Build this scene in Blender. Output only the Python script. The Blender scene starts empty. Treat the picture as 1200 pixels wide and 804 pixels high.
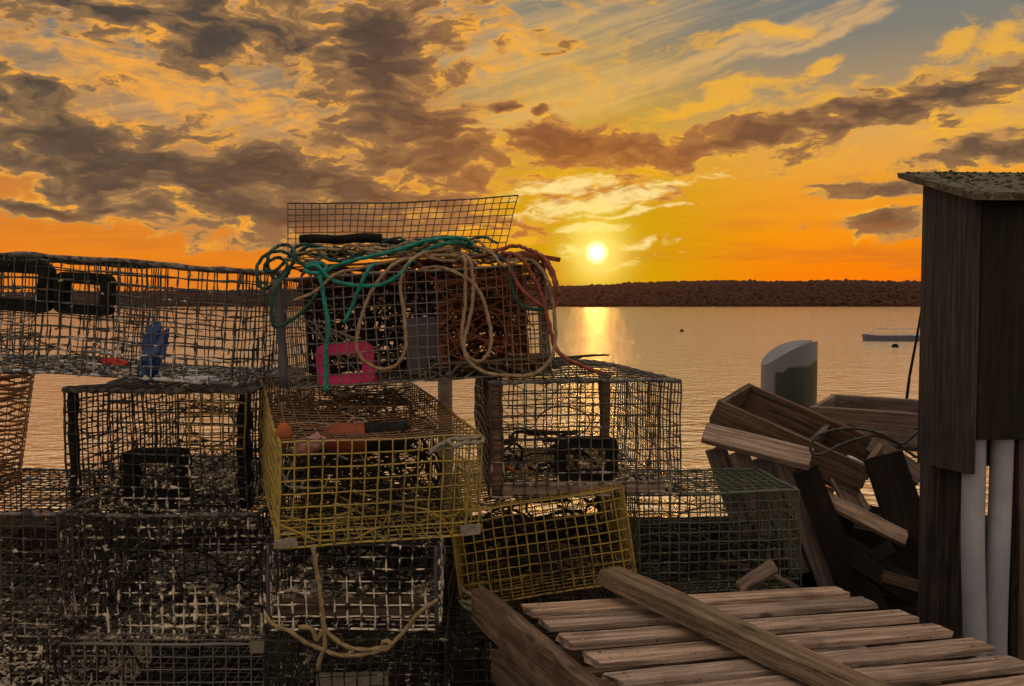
import bpy, bmesh, math, random
from math import sin, cos, pi, radians, atan, atan2, sqrt
from mathutils import Vector, Matrix, noise
R = random.Random(11)
SC = bpy.context.scene
COL = SC.collection
# ------------------------------------------------------------------ camera frame
F, CX, CY, HOR, EYE = 1000.0, 600.0, 402.0, 357.0, 3.5
DECK = 2.0
PITCH = atan((CY - HOR) / F)
CAM = Vector((0, 0, EYE))
def ray(px, py):
    v = Vector(((px - CX) / F, 1.0, (CY - py) / F))
    c, s = cos(-PITCH), sin(-PITCH)
    return Vector((v.x, v.y * c - v.z * s, v.y * s + v.z * c))
def P(px, py, Y):
    r = ray(px, py)
    return CAM + r * (Y / r.y)
def PH(px, py, h):              # point on the ray at depth h below the eye
    r = ray(px, py)
    return CAM + r * (h / -r.z)
def srgb(r, g, b):
    f = lambda c: (c / 255 / 12.92) if c / 255 <= .04045 else ((c / 255 + .055) / 1.055) ** 2.4
    return (f(r), f(g), f(b), 1)

cd = bpy.data.cameras.new('camera'); cam = bpy.data.objects.new('camera', cd); COL.objects.link(cam)
cam.location = CAM; cam.rotation_euler = (pi / 2 - PITCH, 0, 0)
cd.sensor_width = 36; cd.lens = 30; cd.clip_start = .05; cd.clip_end = 20000
SC.camera = cam
SC.view_settings.view_transform = 'Standard'; SC.view_settings.look = 'None'
SC.view_settings.exposure = 0; SC.view_settings.gamma = 1

# ------------------------------------------------------------------ node helpers
class NT:
    def __init__(s, nt): s.nt = nt; s.L = nt.links
    def node(s, typ, **kw):
        n = s.nt.nodes.new(typ)
        for k, v in kw.items(): setattr(n, k, v)
        return n
    def put(s, sock, v):
        if isinstance(v, bpy.types.NodeSocket): s.L.new(v, sock)
        elif v is not None: sock.default_value = v
    def m(s, op, a, b=None, c=None, clamp=False):
        n = s.node('ShaderNodeMath', operation=op, use_clamp=clamp)
        for i, v in enumerate((a, b, c)): s.put(n.inputs[i], v)
        return n.outputs[0]
    def mix(s, f, a, b, blend='MIX'):
        n = s.node('ShaderNodeMix', data_type='RGBA', blend_type=blend)
        s.put(n.inputs[0], f); s.put(n.inputs[6], a); s.put(n.inputs[7], b)
        return n.outputs[2]
    def smooth(s, x, lo, hi, a=0., b=1.):
        n = s.node('ShaderNodeMapRange', interpolation_type='SMOOTHSTEP')
        for i, v in enumerate((x, lo, hi, a, b)): s.put(n.inputs[i], v)
        return n.outputs[0]
    def noise(s, vec, scale, detail=4, rough=.5, dist=0., col=False):
        n = s.node('ShaderNodeTexNoise'); s.put(n.inputs['Vector'], vec)
        n.inputs['Scale'].default_value = scale; n.inputs['Detail'].default_value = detail
        n.inputs['Roughness'].default_value = rough; n.inputs['Distortion'].default_value = dist
        return n.outputs['Color' if col else 'Fac']
    def ramp(s, f, stops):
        n = s.node('ShaderNodeValToRGB'); e = n.color_ramp.elements
        e[0].position, e[0].color = stops[0]; e[1].position, e[1].color = stops[1]
        for p, c in stops[2:]:
            x = e.new(p); x.color = c
        s.put(n.inputs[0], f); return n.outputs[0]
    def comb(s, x, y, z=0.):
        n = s.node('ShaderNodeCombineXYZ')
        for i, v in enumerate((x, y, z)): s.put(n.inputs[i], v)
        return n.outputs[0]
    def sep(s, v):
        n = s.node('ShaderNodeSeparateXYZ'); s.put(n.inputs[0], v); return n.outputs
    def mapping(s, v, scale=(1, 1, 1), loc=(0, 0, 0)):
        n = s.node('ShaderNodeMapping'); s.put(n.inputs[0], v)
        n.inputs['Scale'].default_value = scale; n.inputs['Location'].default_value = loc
        return n.outputs[0]
MATS = {}
def newmat(name):
    m = bpy.data.materials.new(name); m.use_nodes = True
    g = NT(m.node_tree); b = m.node_tree.nodes['Principled BSDF']
    return m, g, b
def bump(g, b, h, strength, dist):
    n = g.node('ShaderNodeBump'); n.inputs['Strength'].default_value = strength
    n.inputs['Distance'].default_value = dist; g.put(n.inputs['Height'], h)
    g.L.new(n.outputs[0], b.inputs['Normal'])
def C(*a): return (a[0], a[1], a[2], 1)

def mat_wire(name, base, alt, crust, amount, rough=.55):
    m, g, b = newmat(name)
    tc = g.node('ShaderNodeTexCoord').outputs['Object']
    n1 = g.noise(tc, 31, 4, .62); n2 = g.noise(tc, 7, 2, .5); n3 = g.noise(tc, 90, 2, .6)
    col = g.mix(g.smooth(n2, .4, .62), base, alt)
    z = g.sep(tc)[2]
    low = g.smooth(z, .0, .3, .10, -.04)                 # more growth on the lower wires
    f = g.smooth(g.m('ADD', g.m('ADD', n1, low), g.m('MULTIPLY', g.m('SUBTRACT', n2, .5), .28)), .72 - amount * .32, .78 - amount * .3)
    cr = g.mix(n3, [c * .55 for c in crust[:3]] + [1], [min(1, c * 1.35) for c in crust[:3]] + [1])
    g.put(b.inputs['Base Color'], g.mix(f, col, cr))
    g.put(b.inputs['Roughness'], g.m('MULTIPLY_ADD', f, .35, rough))
    bump(g, b, n3, .5, .002)
    return m
def mat_wood(name, ca, cb, dark=(.02, .015, .012), grain=1., rough=.85, moss=None, spec=.2):
    m, g, b = newmat(name)
    tc = g.node('ShaderNodeTexCoord').outputs['Object']
    rnd = g.node('ShaderNodeObjectInfo').outputs['Random']
    off = g.m('MULTIPLY', rnd, 37.)
    cmb = g.node('ShaderNodeVectorMath', operation='ADD'); g.put(cmb.inputs[0], tc); g.put(cmb.inputs[1], g.comb(off, off, off))
    v = cmb.outputs[0]
    g1 = g.noise(g.mapping(v, (3, 60, 60)), 1.0, 5, .65, .6)
    g2 = g.noise(g.mapping(v, (1.2, 14, 14)), 1.0, 3, .5, .8)
    bl = g.noise(v, 7, 4, .6)
    fine = g.noise(g.mapping(v, (10, 260, 260)), 1.0, 3, .6)
    col = g.mix(g.smooth(g1, .38, .64), ca, cb)
    sp = g.noise(v, 120, 3, .6); col = g.mix(g.smooth(sp, .60, .70, 0, .65), col, C(*[x * 1.2 for x in dark]))
    col = g.mix(g.smooth(bl, .5, .75, 0, .55), col, C(*[x * .45 for x in ca[:3]]))
    crk = g.smooth(g1, .37, .30)
    col = g.mix(g.m('MULTIPLY', crk, .85), col, C(*dark))
    col = g.mix(g.smooth(g2, .6, .75, 0, .45), col, C(*dark))
    vo = g.node('ShaderNodeTexVoronoi'); vo.inputs['Scale'].default_value = 1.; g.put(vo.inputs['Vector'], g.mapping(v, (4.5, 11, 11)))
    kn = g.smooth(g.m('ADD', vo.outputs['Distance'], g.m('MULTIPLY', g.m('SUBTRACT', g1, .5), .1)), .17, .08)
    col = g.mix(g.m('MULTIPLY', kn, .75), col, C(*[x * 1.4 for x in dark]))
    col = g.mix(g.smooth(fine, .62, .8, 0, .5), col, C(*dark))
    hsv = g.node('ShaderNodeHueSaturation'); g.put(hsv.inputs['Color'], col)
    g.put(hsv.inputs['Value'], g.m('MULTIPLY_ADD', rnd, .5, .75)); g.put(hsv.inputs['Saturation'], g.m('MULTIPLY_ADD', rnd, .3, .85))
    col = hsv.outputs[0]
    if moss:
        mo = g.noise(tc, 22, 6, .7); col = g.mix(g.smooth(mo, .5, .6), col, moss)
        col = g.mix(g.smooth(g.noise(tc, 60, 3, .6), .58, .66, 0, .8), col, C(.15, .15, .12))
    g.put(b.inputs['Base Color'], col); b.inputs['Roughness'].default_value = rough
    b.inputs['Specular IOR Level'].default_value = spec
    bump(g, b, g.m('ADD', g1, g.m('MULTIPLY', fine, .5)), .9 * grain, .005)
    return m
def mat_plain(name, col, col2=None, rough=.6, scale=20, bmp=.3, spec=.4):
    m, g, b = newmat(name)
    tc = g.node('ShaderNodeTexCoord').outputs['Object']
    n = g.noise(tc, scale, 5, .65)
    g.put(b.inputs['Base Color'], g.mix(g.smooth(n, .35, .68), col, col2 or C(*[c * .55 for c in col[:3]])))
    b.inputs['Roughness'].default_value = rough; b.inputs['Specular IOR Level'].default_value = spec
    bump(g, b, g.noise(tc, scale * 4, 4, .6), bmp, .003)
    return m

CRUST = C(.58, .53, .42)
M = dict(
    rusttwine=mat_plain('rusty_brown_twine', C(.15, .05, .02), C(.06, .022, .01), .9, 40),
    moss=mat_plain('dry_moss', C(.05, .05, .022), C(.02, .02, .012), .95, 30, .8),
    wgrey=mat_wire('weathered_grey_wire', C(.025, .03, .03), C(.06, .065, .065), C(.42, .43, .43), .36),
    wblack=mat_wire('black_coated_wire', C(.008, .008, .008), C(.022, .02, .012), CRUST, .28),
    wfoul=mat_wire('fouled_black_wire', C(.008, .008, .007), C(.018, .016, .012), C(.66, .60, .48), .60),
    wplain=mat_wire('bare_grey_wire', C(.11, .10, .092), C(.15, .14, .125), C(.3, .29, .27), .15),
    wyellow=mat_wire('yellow_coated_wire', C(.33, .245, .045), C(.23, .185, .05), C(.12, .09, .05), .22),
    wolive=mat_wire('olive_yellow_wire', C(.29, .20, .032), C(.16, .11, .026), C(.06, .045, .025), .3),
    wrust=mat_wire('rusty_brown_wire', C(.10, .055, .03), C(.17, .08, .03), C(.3, .25, .2), .25),
    wbrown=mat_wire('brown_black_wire', C(.028, .022, .018), C(.05, .038, .028), C(.30, .27, .24), .35),
    wgreen=mat_wire('dark_green_wire', C(.03, .045, .03), C(.05, .06, .035), C(.2, .18, .14), .2),
    worange=mat_wire('orange_coated_wire', C(.22, .085, .012), C(.12, .05, .012), C(.06, .04, .02), .3),
    net=mat_plain('old_twine', C(.10, .085, .06), C(.04, .035, .025), .9, 60),
    netpale=mat_plain('pale_twine', C(.30, .26, .20), C(.12, .10, .08), .9, 60),
    black=mat_plain('black_plastic', C(.006, .006, .006), C(.016, .016, .015), .95, 40, .5, .1),
    fouled=mat_plain('fouled_plastic', C(.012, .012, .012), C(.16, .155, .15), .8, 45, .8),
    crust=mat_plain('barnacle_shell', C(.50, .44, .34), C(.14, .12, .085), .85, 35, .8),
    weed=mat_plain('dried_weed', C(.014, .011, .007), C(.005, .0045, .003), .9, 30, .8),  # thick tangles of this are also added to blacken the trap interiors
    wood=mat_wood('weathered_board', C(.17, .125, .098), C(.40, .305, .245)),
    beam=mat_wood('rough_beam', C(.13, .088, .05), C(.27, .185, .115), grain=2.2),
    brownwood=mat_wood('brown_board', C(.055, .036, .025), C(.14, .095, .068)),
    greywood=mat_wood('grey_board', C(.10, .076, .066), C(.19, .15, .13)),
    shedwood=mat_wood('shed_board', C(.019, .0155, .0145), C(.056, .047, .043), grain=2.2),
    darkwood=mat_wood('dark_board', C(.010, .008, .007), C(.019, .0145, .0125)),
    deckwood=mat_wood('deck_board', C(.010, .008, .006), C(.02, .015, .012), rough=1., spec=0.),
    roof=mat_wood('mossy_roof_board', C(.05, .043, .032), C(.085, .074, .055), moss=C(.028, .03, .012)),
    pipe=mat_plain('white_pipe_plastic', C(.23, .25, .295), C(.18, .195, .235), .35, 6, .05),
    teal=mat_plain('teal_rope_fibre', C(.004, .20, .17), C(.003, .11, .10), .7, 50, .3),
    green=mat_plain('dark_green_rope_fibre', C(.006, .06, .05), C(.005, .028, .025), .8, 50, .3),
    tan=mat_plain('tan_rope_fibre', C(.27, .19, .12), C(.17, .12, .075), .85, 60, .3),
    oldrope=mat_plain('old_tan_rope_fibre', C(.25, .19, .10), C(.15, .11, .055), .85, 60, .3),
    greyrope=mat_plain('grey_rope_fibre', C(.22, .20, .165), C(.13, .115, .095), .85, 60, .3),
    redrope=mat_plain('rust_rope_fibre', C(.25, .06, .035), C(.12, .035, .02), .8, 60, .3),
    cord=mat_plain('black_cord_rubber', C(.03, .03, .028), C(.05, .045, .04), .5, 30, .1),
    pink=mat_plain('pink_plastic', C(.50, .012, .14), C(.38, .01, .09), .45, 14, .1),
    red=mat_plain('red_plastic', C(.55, .03, .02), C(.4, .02, .015), .5, 14, .1),
    redbrown=mat_plain('faded_red_foam', C(.20, .04, .015), C(.11, .025, .012), .8, 20, .4),
    orange=mat_plain('orange_foam', C(.30, .075, .012), C(.17, .045, .01), .8, 20, .4),
    blue=mat_plain('blue_plastic_film', C(.008, .035, .16), C(.04, .09, .24), .4, 25, .6),
    white=mat_plain('pale_plastic', C(.55, .57, .62), C(.38, .4, .45), .6, 12, .2),
    pinkrag=mat_plain('pale_pink_cloth', C(.30, .15, .14), C(.18, .10, .085), .9, 30, .5),
    greypanel=mat_plain('grey_plastic_panel', C(.06, .056, .068), C(.035, .033, .04), .6, 14, .2),
    hull=mat_plain('blue_hull_paint', C(.05, .065, .12), C(.04, .055, .10), .5, 2, .05),
    hullw=mat_plain('white_hull_paint', C(.4, .4, .4), C(.3, .3, .3), .5, 2, .05),
    rubber=mat_plain('black_rubber', C(.006, .006, .006), C(.014, .014, .014), .9, 14, .1, .1),
)
# ------------------------------------------------------------------ mesh builder
class MB:
    def __init__(s): s.v = []; s.f = []
    def tube(s, pts, rad, n=4, cap=True, lobes=0, twist=0.):
        pts = [Vector(p) for p in pts]; N = len(pts)
        if N < 2: return
        base = len(s.v)
        t0 = (pts[1] - pts[0]).normalized()
        up = Vector((0, 0, 1)) if abs(t0.z) < .9 else Vector((0, 1, 0))
        a = t0.cross(up).normalized(); arc = 0.
        for i, p in enumerate(pts):
            t = (pts[min(i + 1, N - 1)] - pts[max(i - 1, 0)])
            t = t.normalized() if t.length > 1e-9 else t0
            a = (a - t * a.dot(t)); a = a.normalized() if a.length > 1e-6 else t.orthogonal().normalized()
            b = t.cross(a); r = rad[i] if hasattr(rad, '__len__') else rad
            if i: arc += (p - pts[i - 1]).length
            for k in range(n):
                th = 2 * pi * k / n
                rr = r * (1 + .34 * cos(lobes * (th - twist * arc))) if lobes else r
                s.v.append(p + a * (rr * cos(th)) + b * (rr * sin(th)))
        for i in range(N - 1):
            for k in range(n):
                k2 = (k + 1) % n; q = base + i * n
                s.f.append((q + k, q + k2, q + n + k2, q + n + k))
        if cap:
            s.f.append(tuple(base + k for k in reversed(range(n))))
            s.f.append(tuple(base + (N - 1) * n + k for k in range(n)))
    def box(s, c, dx, dy, dz, jit=0.):           # half axes as vectors
        base = len(s.v)
        for sx in (-1, 1):
            for sy in (-1, 1):
                for sz in (-1, 1):
                    s.v.append(Vector(c) + Vector(dx) * sx + Vector(dy) * sy + Vector(dz) * sz + Vector((R.uniform(-jit, jit), R.uniform(-jit, jit), R.uniform(-jit, jit))))
        for f in ((0, 1, 3, 2), (4, 6, 7, 5), (0, 4, 5, 1), (2, 3, 7, 6), (0, 2, 6, 4), (1, 5, 7, 3)):
            s.f.append(tuple(base + i for i in f))
    def bit(s, c, r, sq=1.):                      # small irregular chip
        base = len(s.v); c = Vector(c)
        for d in ((1, 0, 0), (-1, 0, 0), (0, 1, 0), (0, -1, 0), (0, 0, 1), (0, 0, -1)):
            k = r * R.uniform(.5, 1.3)
            s.v.append(c + Vector((d[0] * k, d[1] * k, d[2] * k * sq)) + Vector((R.uniform(-1, 1), R.uniform(-1, 1), R.uniform(-1, 1))) * r * .3)
        for f in ((0, 2, 4), (2, 1, 4), (1, 3, 4), (3, 0, 4), (2, 0, 5), (1, 2, 5), (3, 1, 5), (0, 3, 5)):
            s.f.append(tuple(base + i for i in f))
    def build(s, name, mat, parent=None, mw=None, smooth=False, bevel=0):
        me = bpy.data.meshes.new(name)
        me.from_pydata([tuple(v) for v in s.v], [], s.f); me.update()
        me.materials.append(M[mat] if isinstance(mat, str) else mat)
        if smooth: me.polygons.foreach_set('use_smooth', [True] * len(me.polygons))
        o = bpy.data.objects.new(name, me); COL.objects.link(o)
        if parent: o.parent = parent
        if mw is not None: o.matrix_basis = mw
        if bevel:
            b = o.modifiers.new('bevel', 'BEVEL'); b.width = bevel; b.segments = 2; b.limit_method = 'ANGLE'
        return o
def tag(o, label=None, cat=None, group=None, kind=None):
    if label: o['label'] = label
    if cat: o['category'] = cat
    if group: o['group'] = group
    if kind: o['kind'] = kind
    return o
def empty(name, mw):
    o = bpy.data.objects.new(name, None); COL.objects.link(o); o.empty_display_size = .1
    o.matrix_basis = mw; return o
def frame(o, x, y, z):
    m = Matrix((x, y, z)).transposed().to_4x4(); m.translation = o; return m

# ------------------------------------------------------------------ boards
def board_mesh(L, w, t, seed, warp=.004, chip=.006, rough_end=.01):
    bm = bmesh.new(); n = max(4, int(L / .07)); rows = []
    for i in range(n + 1):
        x = L * i / n; q = []
        for (y, z) in ((-1, -1), (-.33, -1), (.33, -1), (1, -1), (1, 1), (.33, 1), (-.33, 1), (-1, 1)):
            p = Vector((x, y * w / 2, z * t / 2))
            nv = noise.noise_vector(Vector((x * 2.2 + seed * 7.1, y * .6, seed)))
            ne = noise.noise_vector(Vector((x * 14 + seed * 3.3, y * 2, z * 2 + seed)))
            p += Vector((0, nv.y * warp, nv.z * warp)) + Vector((0, ne.y * chip * .35, ne.z * chip * .25))
            if i in (0, n): p.x += ne.x * rough_end + (R.random() - .5) * rough_end * .5
            q.append(bm.verts.new(p))
        rows.append(q)
    for i in range(n):
        for k in range(8):
            bm.faces.new((rows[i][k], rows[i][(k + 1) % 8], rows[i + 1][(k + 1) % 8], rows[i + 1][k]))
    bm.faces.new(list(reversed(rows[0]))); bm.faces.new(rows[-1])
    bmesh.ops.recalc_face_normals(bm, faces=bm.faces)
    me = bpy.data.meshes.new('board'); bm.to_mesh(me); bm.free(); return me
def board(name, A, B, w, t, up, mat, parent=None, **kw):
    """a plank from A to B, width w across, thickness t along up"""
    A = Vector(A); B = Vector(B); x = (B - A).normalized(); up = Vector(up)
    z = (up - x * up.dot(x)).normalized(); y = z.cross(x)
    me = board_mesh((B - A).length, w, t, R.uniform(0, 50), **kw); me.name = name
    me.materials.append(M[mat]); o = bpy.data.objects.new(name, me); COL.objects.link(o)
    mw = frame(A, x, y, z)
    if parent: o.parent = parent; o.matrix_basis = parent.matrix_basis.inverted() @ mw
    else: o.matrix_basis = mw
    b = o.modifiers.new('bevel', 'BEVEL'); b.width = .0025; b.segments = 1; b.limit_method = 'ANGLE'; b.angle_limit = radians(50)
    return o

# ------------------------------------------------------------------ traps
def spline(pts, step):
    pts = [Vector(p) for p in pts]; out = []
    E = [pts[0] * 2 - pts[1]] + pts + [pts[-1] * 2 - pts[-2]]
    for i in range(1, len(E) - 2):
        a, b, c, d = E[i - 1:i + 3]; n = max(2, int((c - b).length / step))
        for k in range(n):
            t = k / n
            out.append(.5 * (2 * b + (c - a) * t + (2 * a - 5 * b + 4 * c - d) * t * t + (3 * b - a - 3 * c + d) * t ** 3))
    out.append(pts[-1]); return out
class Trap:
    def __init__(s, label, bl, br, Y, Hpx, D, yaw=0., pitch=0., wire='wblack', crust=.5, cell=.038, r=.0021, top=True, wobble=1., group='wire lobster traps in the stack', sag=0., front=True):
        s.seed = R.uniform(0, 100); s.crust = crust; s.wob = wobble; s.r = r
        A = P(bl[0], bl[1], Y); yw = radians(yaw)
        rr = ray(*br); rr = rr / rr.y                       # x/y of the right corner's ray
        l = (rr.x * A.y - A.x) / (cos(yw) - rr.x * sin(yw))
        YB = A.y + l * sin(yw); B = P(br[0], br[1], YB)
        ex = (B - A).normalized(); s.W = (B - A).length
        ey = Vector((0, 0, 1)).cross(ex).normalized(); ey = Matrix.Rotation(radians(pitch), 3, ex) @ ey
        ez = ex.cross(ey).normalized(); s.H = Hpx / F * Y; s.D = D
        s.M = frame((A + B) / 2 + ey * D / 2, ex, ey, ez); s.Mi = s.M.inverted()
        s.root = empty('lobster_trap', s.M); tag(s.root, label, 'lobster trap', group)
        W, H = s.W, s.H
        nx, ny, nz = (max(3, round(k / cell)) for k in (W, D, H))
        X, Yv, Z = Vector((W, 0, 0)), Vector((0, D, 0)), Vector((0, 0, H))
        o = Vector((-W / 2, -D / 2, 0)); s.o = o; s.cell = cell
        for nm, args in (('front_panel', (o, X, Z, nx, nz, 3)), ('rear_panel', (o + Yv, X, Z, nx, nz, 2)),
                         ('side_panel', (o, Yv, Z, ny, nz, 2)), ('side_panel', (o + X, Yv, Z, ny, nz, 2)), ('floor_panel', (o, X, Yv, nx, ny, 1))):
            if nm == 'front_panel' and not front: continue
            mb = MB(); s.panel(mb, *args); mb.build(nm, wire, s.root, smooth=True)
        if top:
            mb = MB(); s.sag = sag; s.panel(mb, o + Z, X, Yv, nx, ny, 2); mb.build('lid', wire, s.root, smooth=True); s.sag = 0
    sag = 0.
    def disp(s, p):
        q = Vector(p) + Vector((s.seed, s.seed * .7, 0))
        d = noise.noise_vector(q * 3.2) * (.011 * s.wob) + noise.noise_vector(q * 17) * (.0035 * s.wob)
        if s.sag:
            d.z += s.sag * (1 - (2 * p.x / s.W) ** 2) * (1 - (2 * p.y / s.D) ** 2)
        return d
    def rad(s, p):
        if s.crust <= 0: return s.r
        k = noise.noise(Vector(p) * 34 + Vector((s.seed, 0, 0))) + .35 * noise.noise(Vector(p) * 9)
        lowb = 1.3 - .6 * min(1, p.z / s.H)
        return s.r * (1 + max(0, k + .05) * 2.6 * s.crust * lowb)
    def panel(s, mb, o, u, v, nu, nv, sub):
        nrm = u.cross(v).normalized() * s.r * .9
        for (a, b, na, nb, off) in ((u, v, nu, nv, 1), (v, u, nv, nu, -1)):
            for i in range(na + 1):
                p0 = o + a * (i / na); n = nb * sub
                gap = None
                if 0 < i < na and R.random() < .03 * s.wob: gap = R.randrange(nb) * sub
                pts = []; 
                for k in range(n + 1):
                    q = p0 + b * (k / n); q = q + s.disp(q) + nrm * off
                    if gap is not None and gap < k < gap + sub * 2:
                        if len(pts) > 1: mb.tube(pts, [s.rad(x) for x in pts], 4)
                        pts = []; continue
                    pts.append(q)
                mb.tube(pts, [s.rad(x) for x in pts], 4)
    def at(s, px, py, y=0.):                           # local point where a photo ray meets the plane y behind the front face
        o = s.Mi @ CAM; d = s.Mi.to_3x3() @ ray(px, py)
        return o + d * ((-s.D / 2 + y - o.y) / d.y)
    def post(s, x, y, w=.02, mat='black', name='corner_post'):
        mb = MB(); pts = [Vector((x, y, s.H * k / 8)) for k in range(9)]
        pts = [p + s.disp(p) for p in pts]; mb.tube(pts, [w * R.uniform(.8, 1.15) for _ in pts], 7)
        return mb.build(name, mat, s.root, smooth=True)
    def rim(s, mat, r=.007, z=None, sides=('f', 'b', 'l', 'r'), name='top_edging'):
        z = s.H if z is None else z; mb = MB(); W, D = s.W / 2, s.D / 2
        E = dict(f=((-W, -D), (W, -D)), b=((-W, D), (W, D)), l=((-W, -D), (-W, D)), r=((W, -D), (W, D)))
        for k in sides:
            a, b = E[k]; pts = []
            for i in range(25):
                p = Vector((a[0] + (b[0] - a[0]) * i / 24, a[1] + (b[1] - a[1]) * i / 24, z)); pts.append(p + s.disp(p))
            mb.tube(pts, [r * R.uniform(.6, 1.5) for _ in pts], 6)
        return mb.build(name, mat, s.root, smooth=True)
    def vent(s, c1, c2, y, t=.022, depth=.02, mat='fouled', name='escape_vent', label=None):
        a = s.at(*c1, y); b = s.at(*c2, y); x0, x1 = sorted((a.x, b.x)); z0, z1 = sorted((a.z, b.z))
        mb = MB(); ym = a.y
        # frame with rounded corners, swept as a thick ring
        ring = []; rc = min(x1 - x0, z1 - z0) * .22
        for (cx, cz, a0) in ((x1 - rc, z1 - rc, 0), (x0 + rc, z1 - rc, 90), (x0 + rc, z0 + rc, 180), (x1 - rc, z0 + rc, 270)):
            for k in range(5):
                th = radians(a0 + k * 22.5); ring.append((cx, cz, cos(th), sin(th), rc))
        n = len(ring); cx0, cz0 = (x0 + x1) / 2, (z0 + z1) / 2
        for (cx, cz, c, sn, rc_) in ring:
            for (rr, yy) in ((rc_, -depth), (rc_, depth), (rc_ - t, depth), (rc_ - t, -depth)):
                px, pz = cx + c * rr, cz + sn * rr
                mb.v.append(Vector((px, ym + yy, pz)) + noise.noise_vector(Vector((px * 40, yy * 40, pz * 40 + s.seed))) * .003)
        for i in range(n):
            for k in range(4):
                mb.f.append((i * 4 + k, i * 4 + (k + 1) % 4, ((i + 1) % n) * 4 + (k + 1) % 4, ((i + 1) % n) * 4 + k))
        o = mb.build(name, mat, s.root)
        if label: o['label'] = label
        return o
    def net(s, y0, y1, z1=.5, hole=.32, n=22, m=9, mat='net', r=.0013, sagk=.02, name='net_head', cx=0.):
        """knitted funnel from the frame at depth y0 (0..1 of D) to a ring at y1"""
        W, H, D = s.W, s.H, s.D; mb = MB(); G = []
        for j in range(m + 1):
            f = j / m; row = []
            for i in range(n):
                th = 2 * pi * i / n + (pi / n if j % 2 else 0)
                c, sn = cos(th), sin(th); k = 1 / max(abs(c), abs(sn))
                a = Vector((c * k * W / 2 * .97, -D / 2 + y0 * D, H / 2 + sn * k * H / 2 * .95))
                b = Vector((cx * W + c * W / 2 * hole, -D / 2 + y1 * D, H * z1 + sn * H / 2 * hole))
                p = a.lerp(b, f ** .8); p.z -= sagk * sin(pi * f)
                p += noise.noise_vector(p * 11 + Vector((s.seed, 0, 0))) * .012
                p.z = max(p.z, .008); row.append(p)
            G.append(row)
        for j in range(m):
            for i in range(n):
                o = 1 if j % 2 else 0
                for q in (G[j + 1][(i + o) % n], G[j + 1][(i + o - 1) % n]):
                    p = G[j][i]; mid = (p + q) / 2 + Vector((R.uniform(-1, 1), R.uniform(-1, 1), R.uniform(-1, 1))) * .004
                    mb.tube([p, mid, q], r * R.uniform(.8, 1.8), 3, cap=False)
        mb.tube(G[m] + [G[m][0]], r * 2.4, 5)
        return mb.build(name, mat, s.root)
    def tangle(s, box, n, mat='net', r=.002, amp=.06, name='tangled_twine', L=9):
        (x0, x1), (y0, y1), (z0, z1) = box; mb = MB(); W, D, H = s.W, s.D, s.H
        for k in range(n):
            p = Vector((R.uniform(x0, x1) * W, R.uniform(y0, y1) * D, R.uniform(z0, z1) * H)); d = Vector((R.gauss(0, 1), R.gauss(0, 1), R.gauss(0, .6))).normalized()
            pts = [p]
            for i in range(L):
                d = (d + Vector((R.gauss(0, .5), R.gauss(0, .5), R.gauss(0, .4)))).normalized(); q = pts[-1] + d * amp * R.uniform(.5, 1.)
                q.x = min(max(q.x, x0 * W), x1 * W); q.y = min(max(q.y, y0 * D), y1 * D); q.z = min(max(q.z, z0 * H), z1 * H); pts.append(q)
            mb.tube(spline(pts, .02), r * R.uniform(.7, 1.4), 5)
        o = mb.build(name, mat, s.root, smooth=True); o['kind'] = 'stuff'
        return o
    def bits(s, n, size=.008, mat='crust', zone=None, name='barnacle_crust', sq=.7):
        """chips grown on the wires: on the floor, the lower front wires and wherever zone says"""
        mb = MB(); W, D, H = s.W, s.D, s.H
        k = 0; tries = 0
        while k < n and tries < n * 8:
            tries += 1; t = R.random()
            if zone: x, y, z = (R.uniform(*zone[0]) * W, R.uniform(*zone[1]) * D, R.uniform(*zone[2]) * H)
            elif t < .45: x, y, z = R.uniform(-.5, .5) * W, R.uniform(-.5, .2) * D, .006
            else:
                cx, cz = round(W / s.cell), round(H / s.cell)
                if R.random() < .5: x, z = (R.randint(0, cx) / cx - .5) * W, H * R.random() ** 1.8
                else: x, z = R.uniform(-.5, .5) * W, H * round(R.random() ** 1.8 * cz) / cz
                y = -.5 * D
            p = Vector((x, y, z))
            if noise.noise(p * 9 + Vector((s.seed, 3, 0))) + .5 * noise.noise(p * 24 + Vector((0, s.seed, 0))) < .04 + R.uniform(-.2, .12): continue
            k += 1; p += s.disp(p); mb.bit(p, size * R.uniform(.4, 1.3), sq)
        return tag(mb.build(name, mat, s.root), kind='stuff')
    def slat(s, z, y, w, t, mat='brownwood', x0=-.5, x1=.5, name='wooden_runner', up=(0, 0, 1)):
        A = s.M @ Vector((x0 * s.W, -s.D / 2 + y, z)); B = s.M @ Vector((x1 * s.W, -s.D / 2 + y, z))
        return board(name, A, B, w, t, s.M.to_3x3() @ Vector(up), mat, s.root, warp=.002)

T = {}
# ---- left column
t = Trap('long weathered grey lobster trap across the top left of the stack, blue bag inside', (-160, 423), (272, 451), 2.8, 133, .53, -2, 0, 'wgrey', .75, wobble=1.3)
t.rim('fouled', .009, sides=('f', 'b', 'r')); t.rim('wgrey', .006, z=.0, name='bottom_edging')
t.vent((-25, 303), (61, 367), .02, .040, .02, 'black'); t.vent((67, 318), (132, 371), .02, .036, .02, 'black')
for f in (.22, .6):
    mb = MB(); x = (f - .5) * t.W; t.panel(mb, Vector((x, -t.D / 2, 0)), Vector((0, t.D, 0)), Vector((0, 0, t.H)), 13, 10, 1)
    mb.build('divider_panel', 'wgrey', t.root, smooth=True)
t.tangle(((-.1, .35), (-.35, .4), (.35, .8)), 13, 'net', .0014, .09, 'net_head'); t.tangle(((-.45, .4), (-.45, .4), (.02, .25)), 16, 'net', .0022, .08)
t.tangle(((-.35, -.05), (-.45, -.1), (.3, .7)), 8, 'net', .0014, .09)
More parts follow.
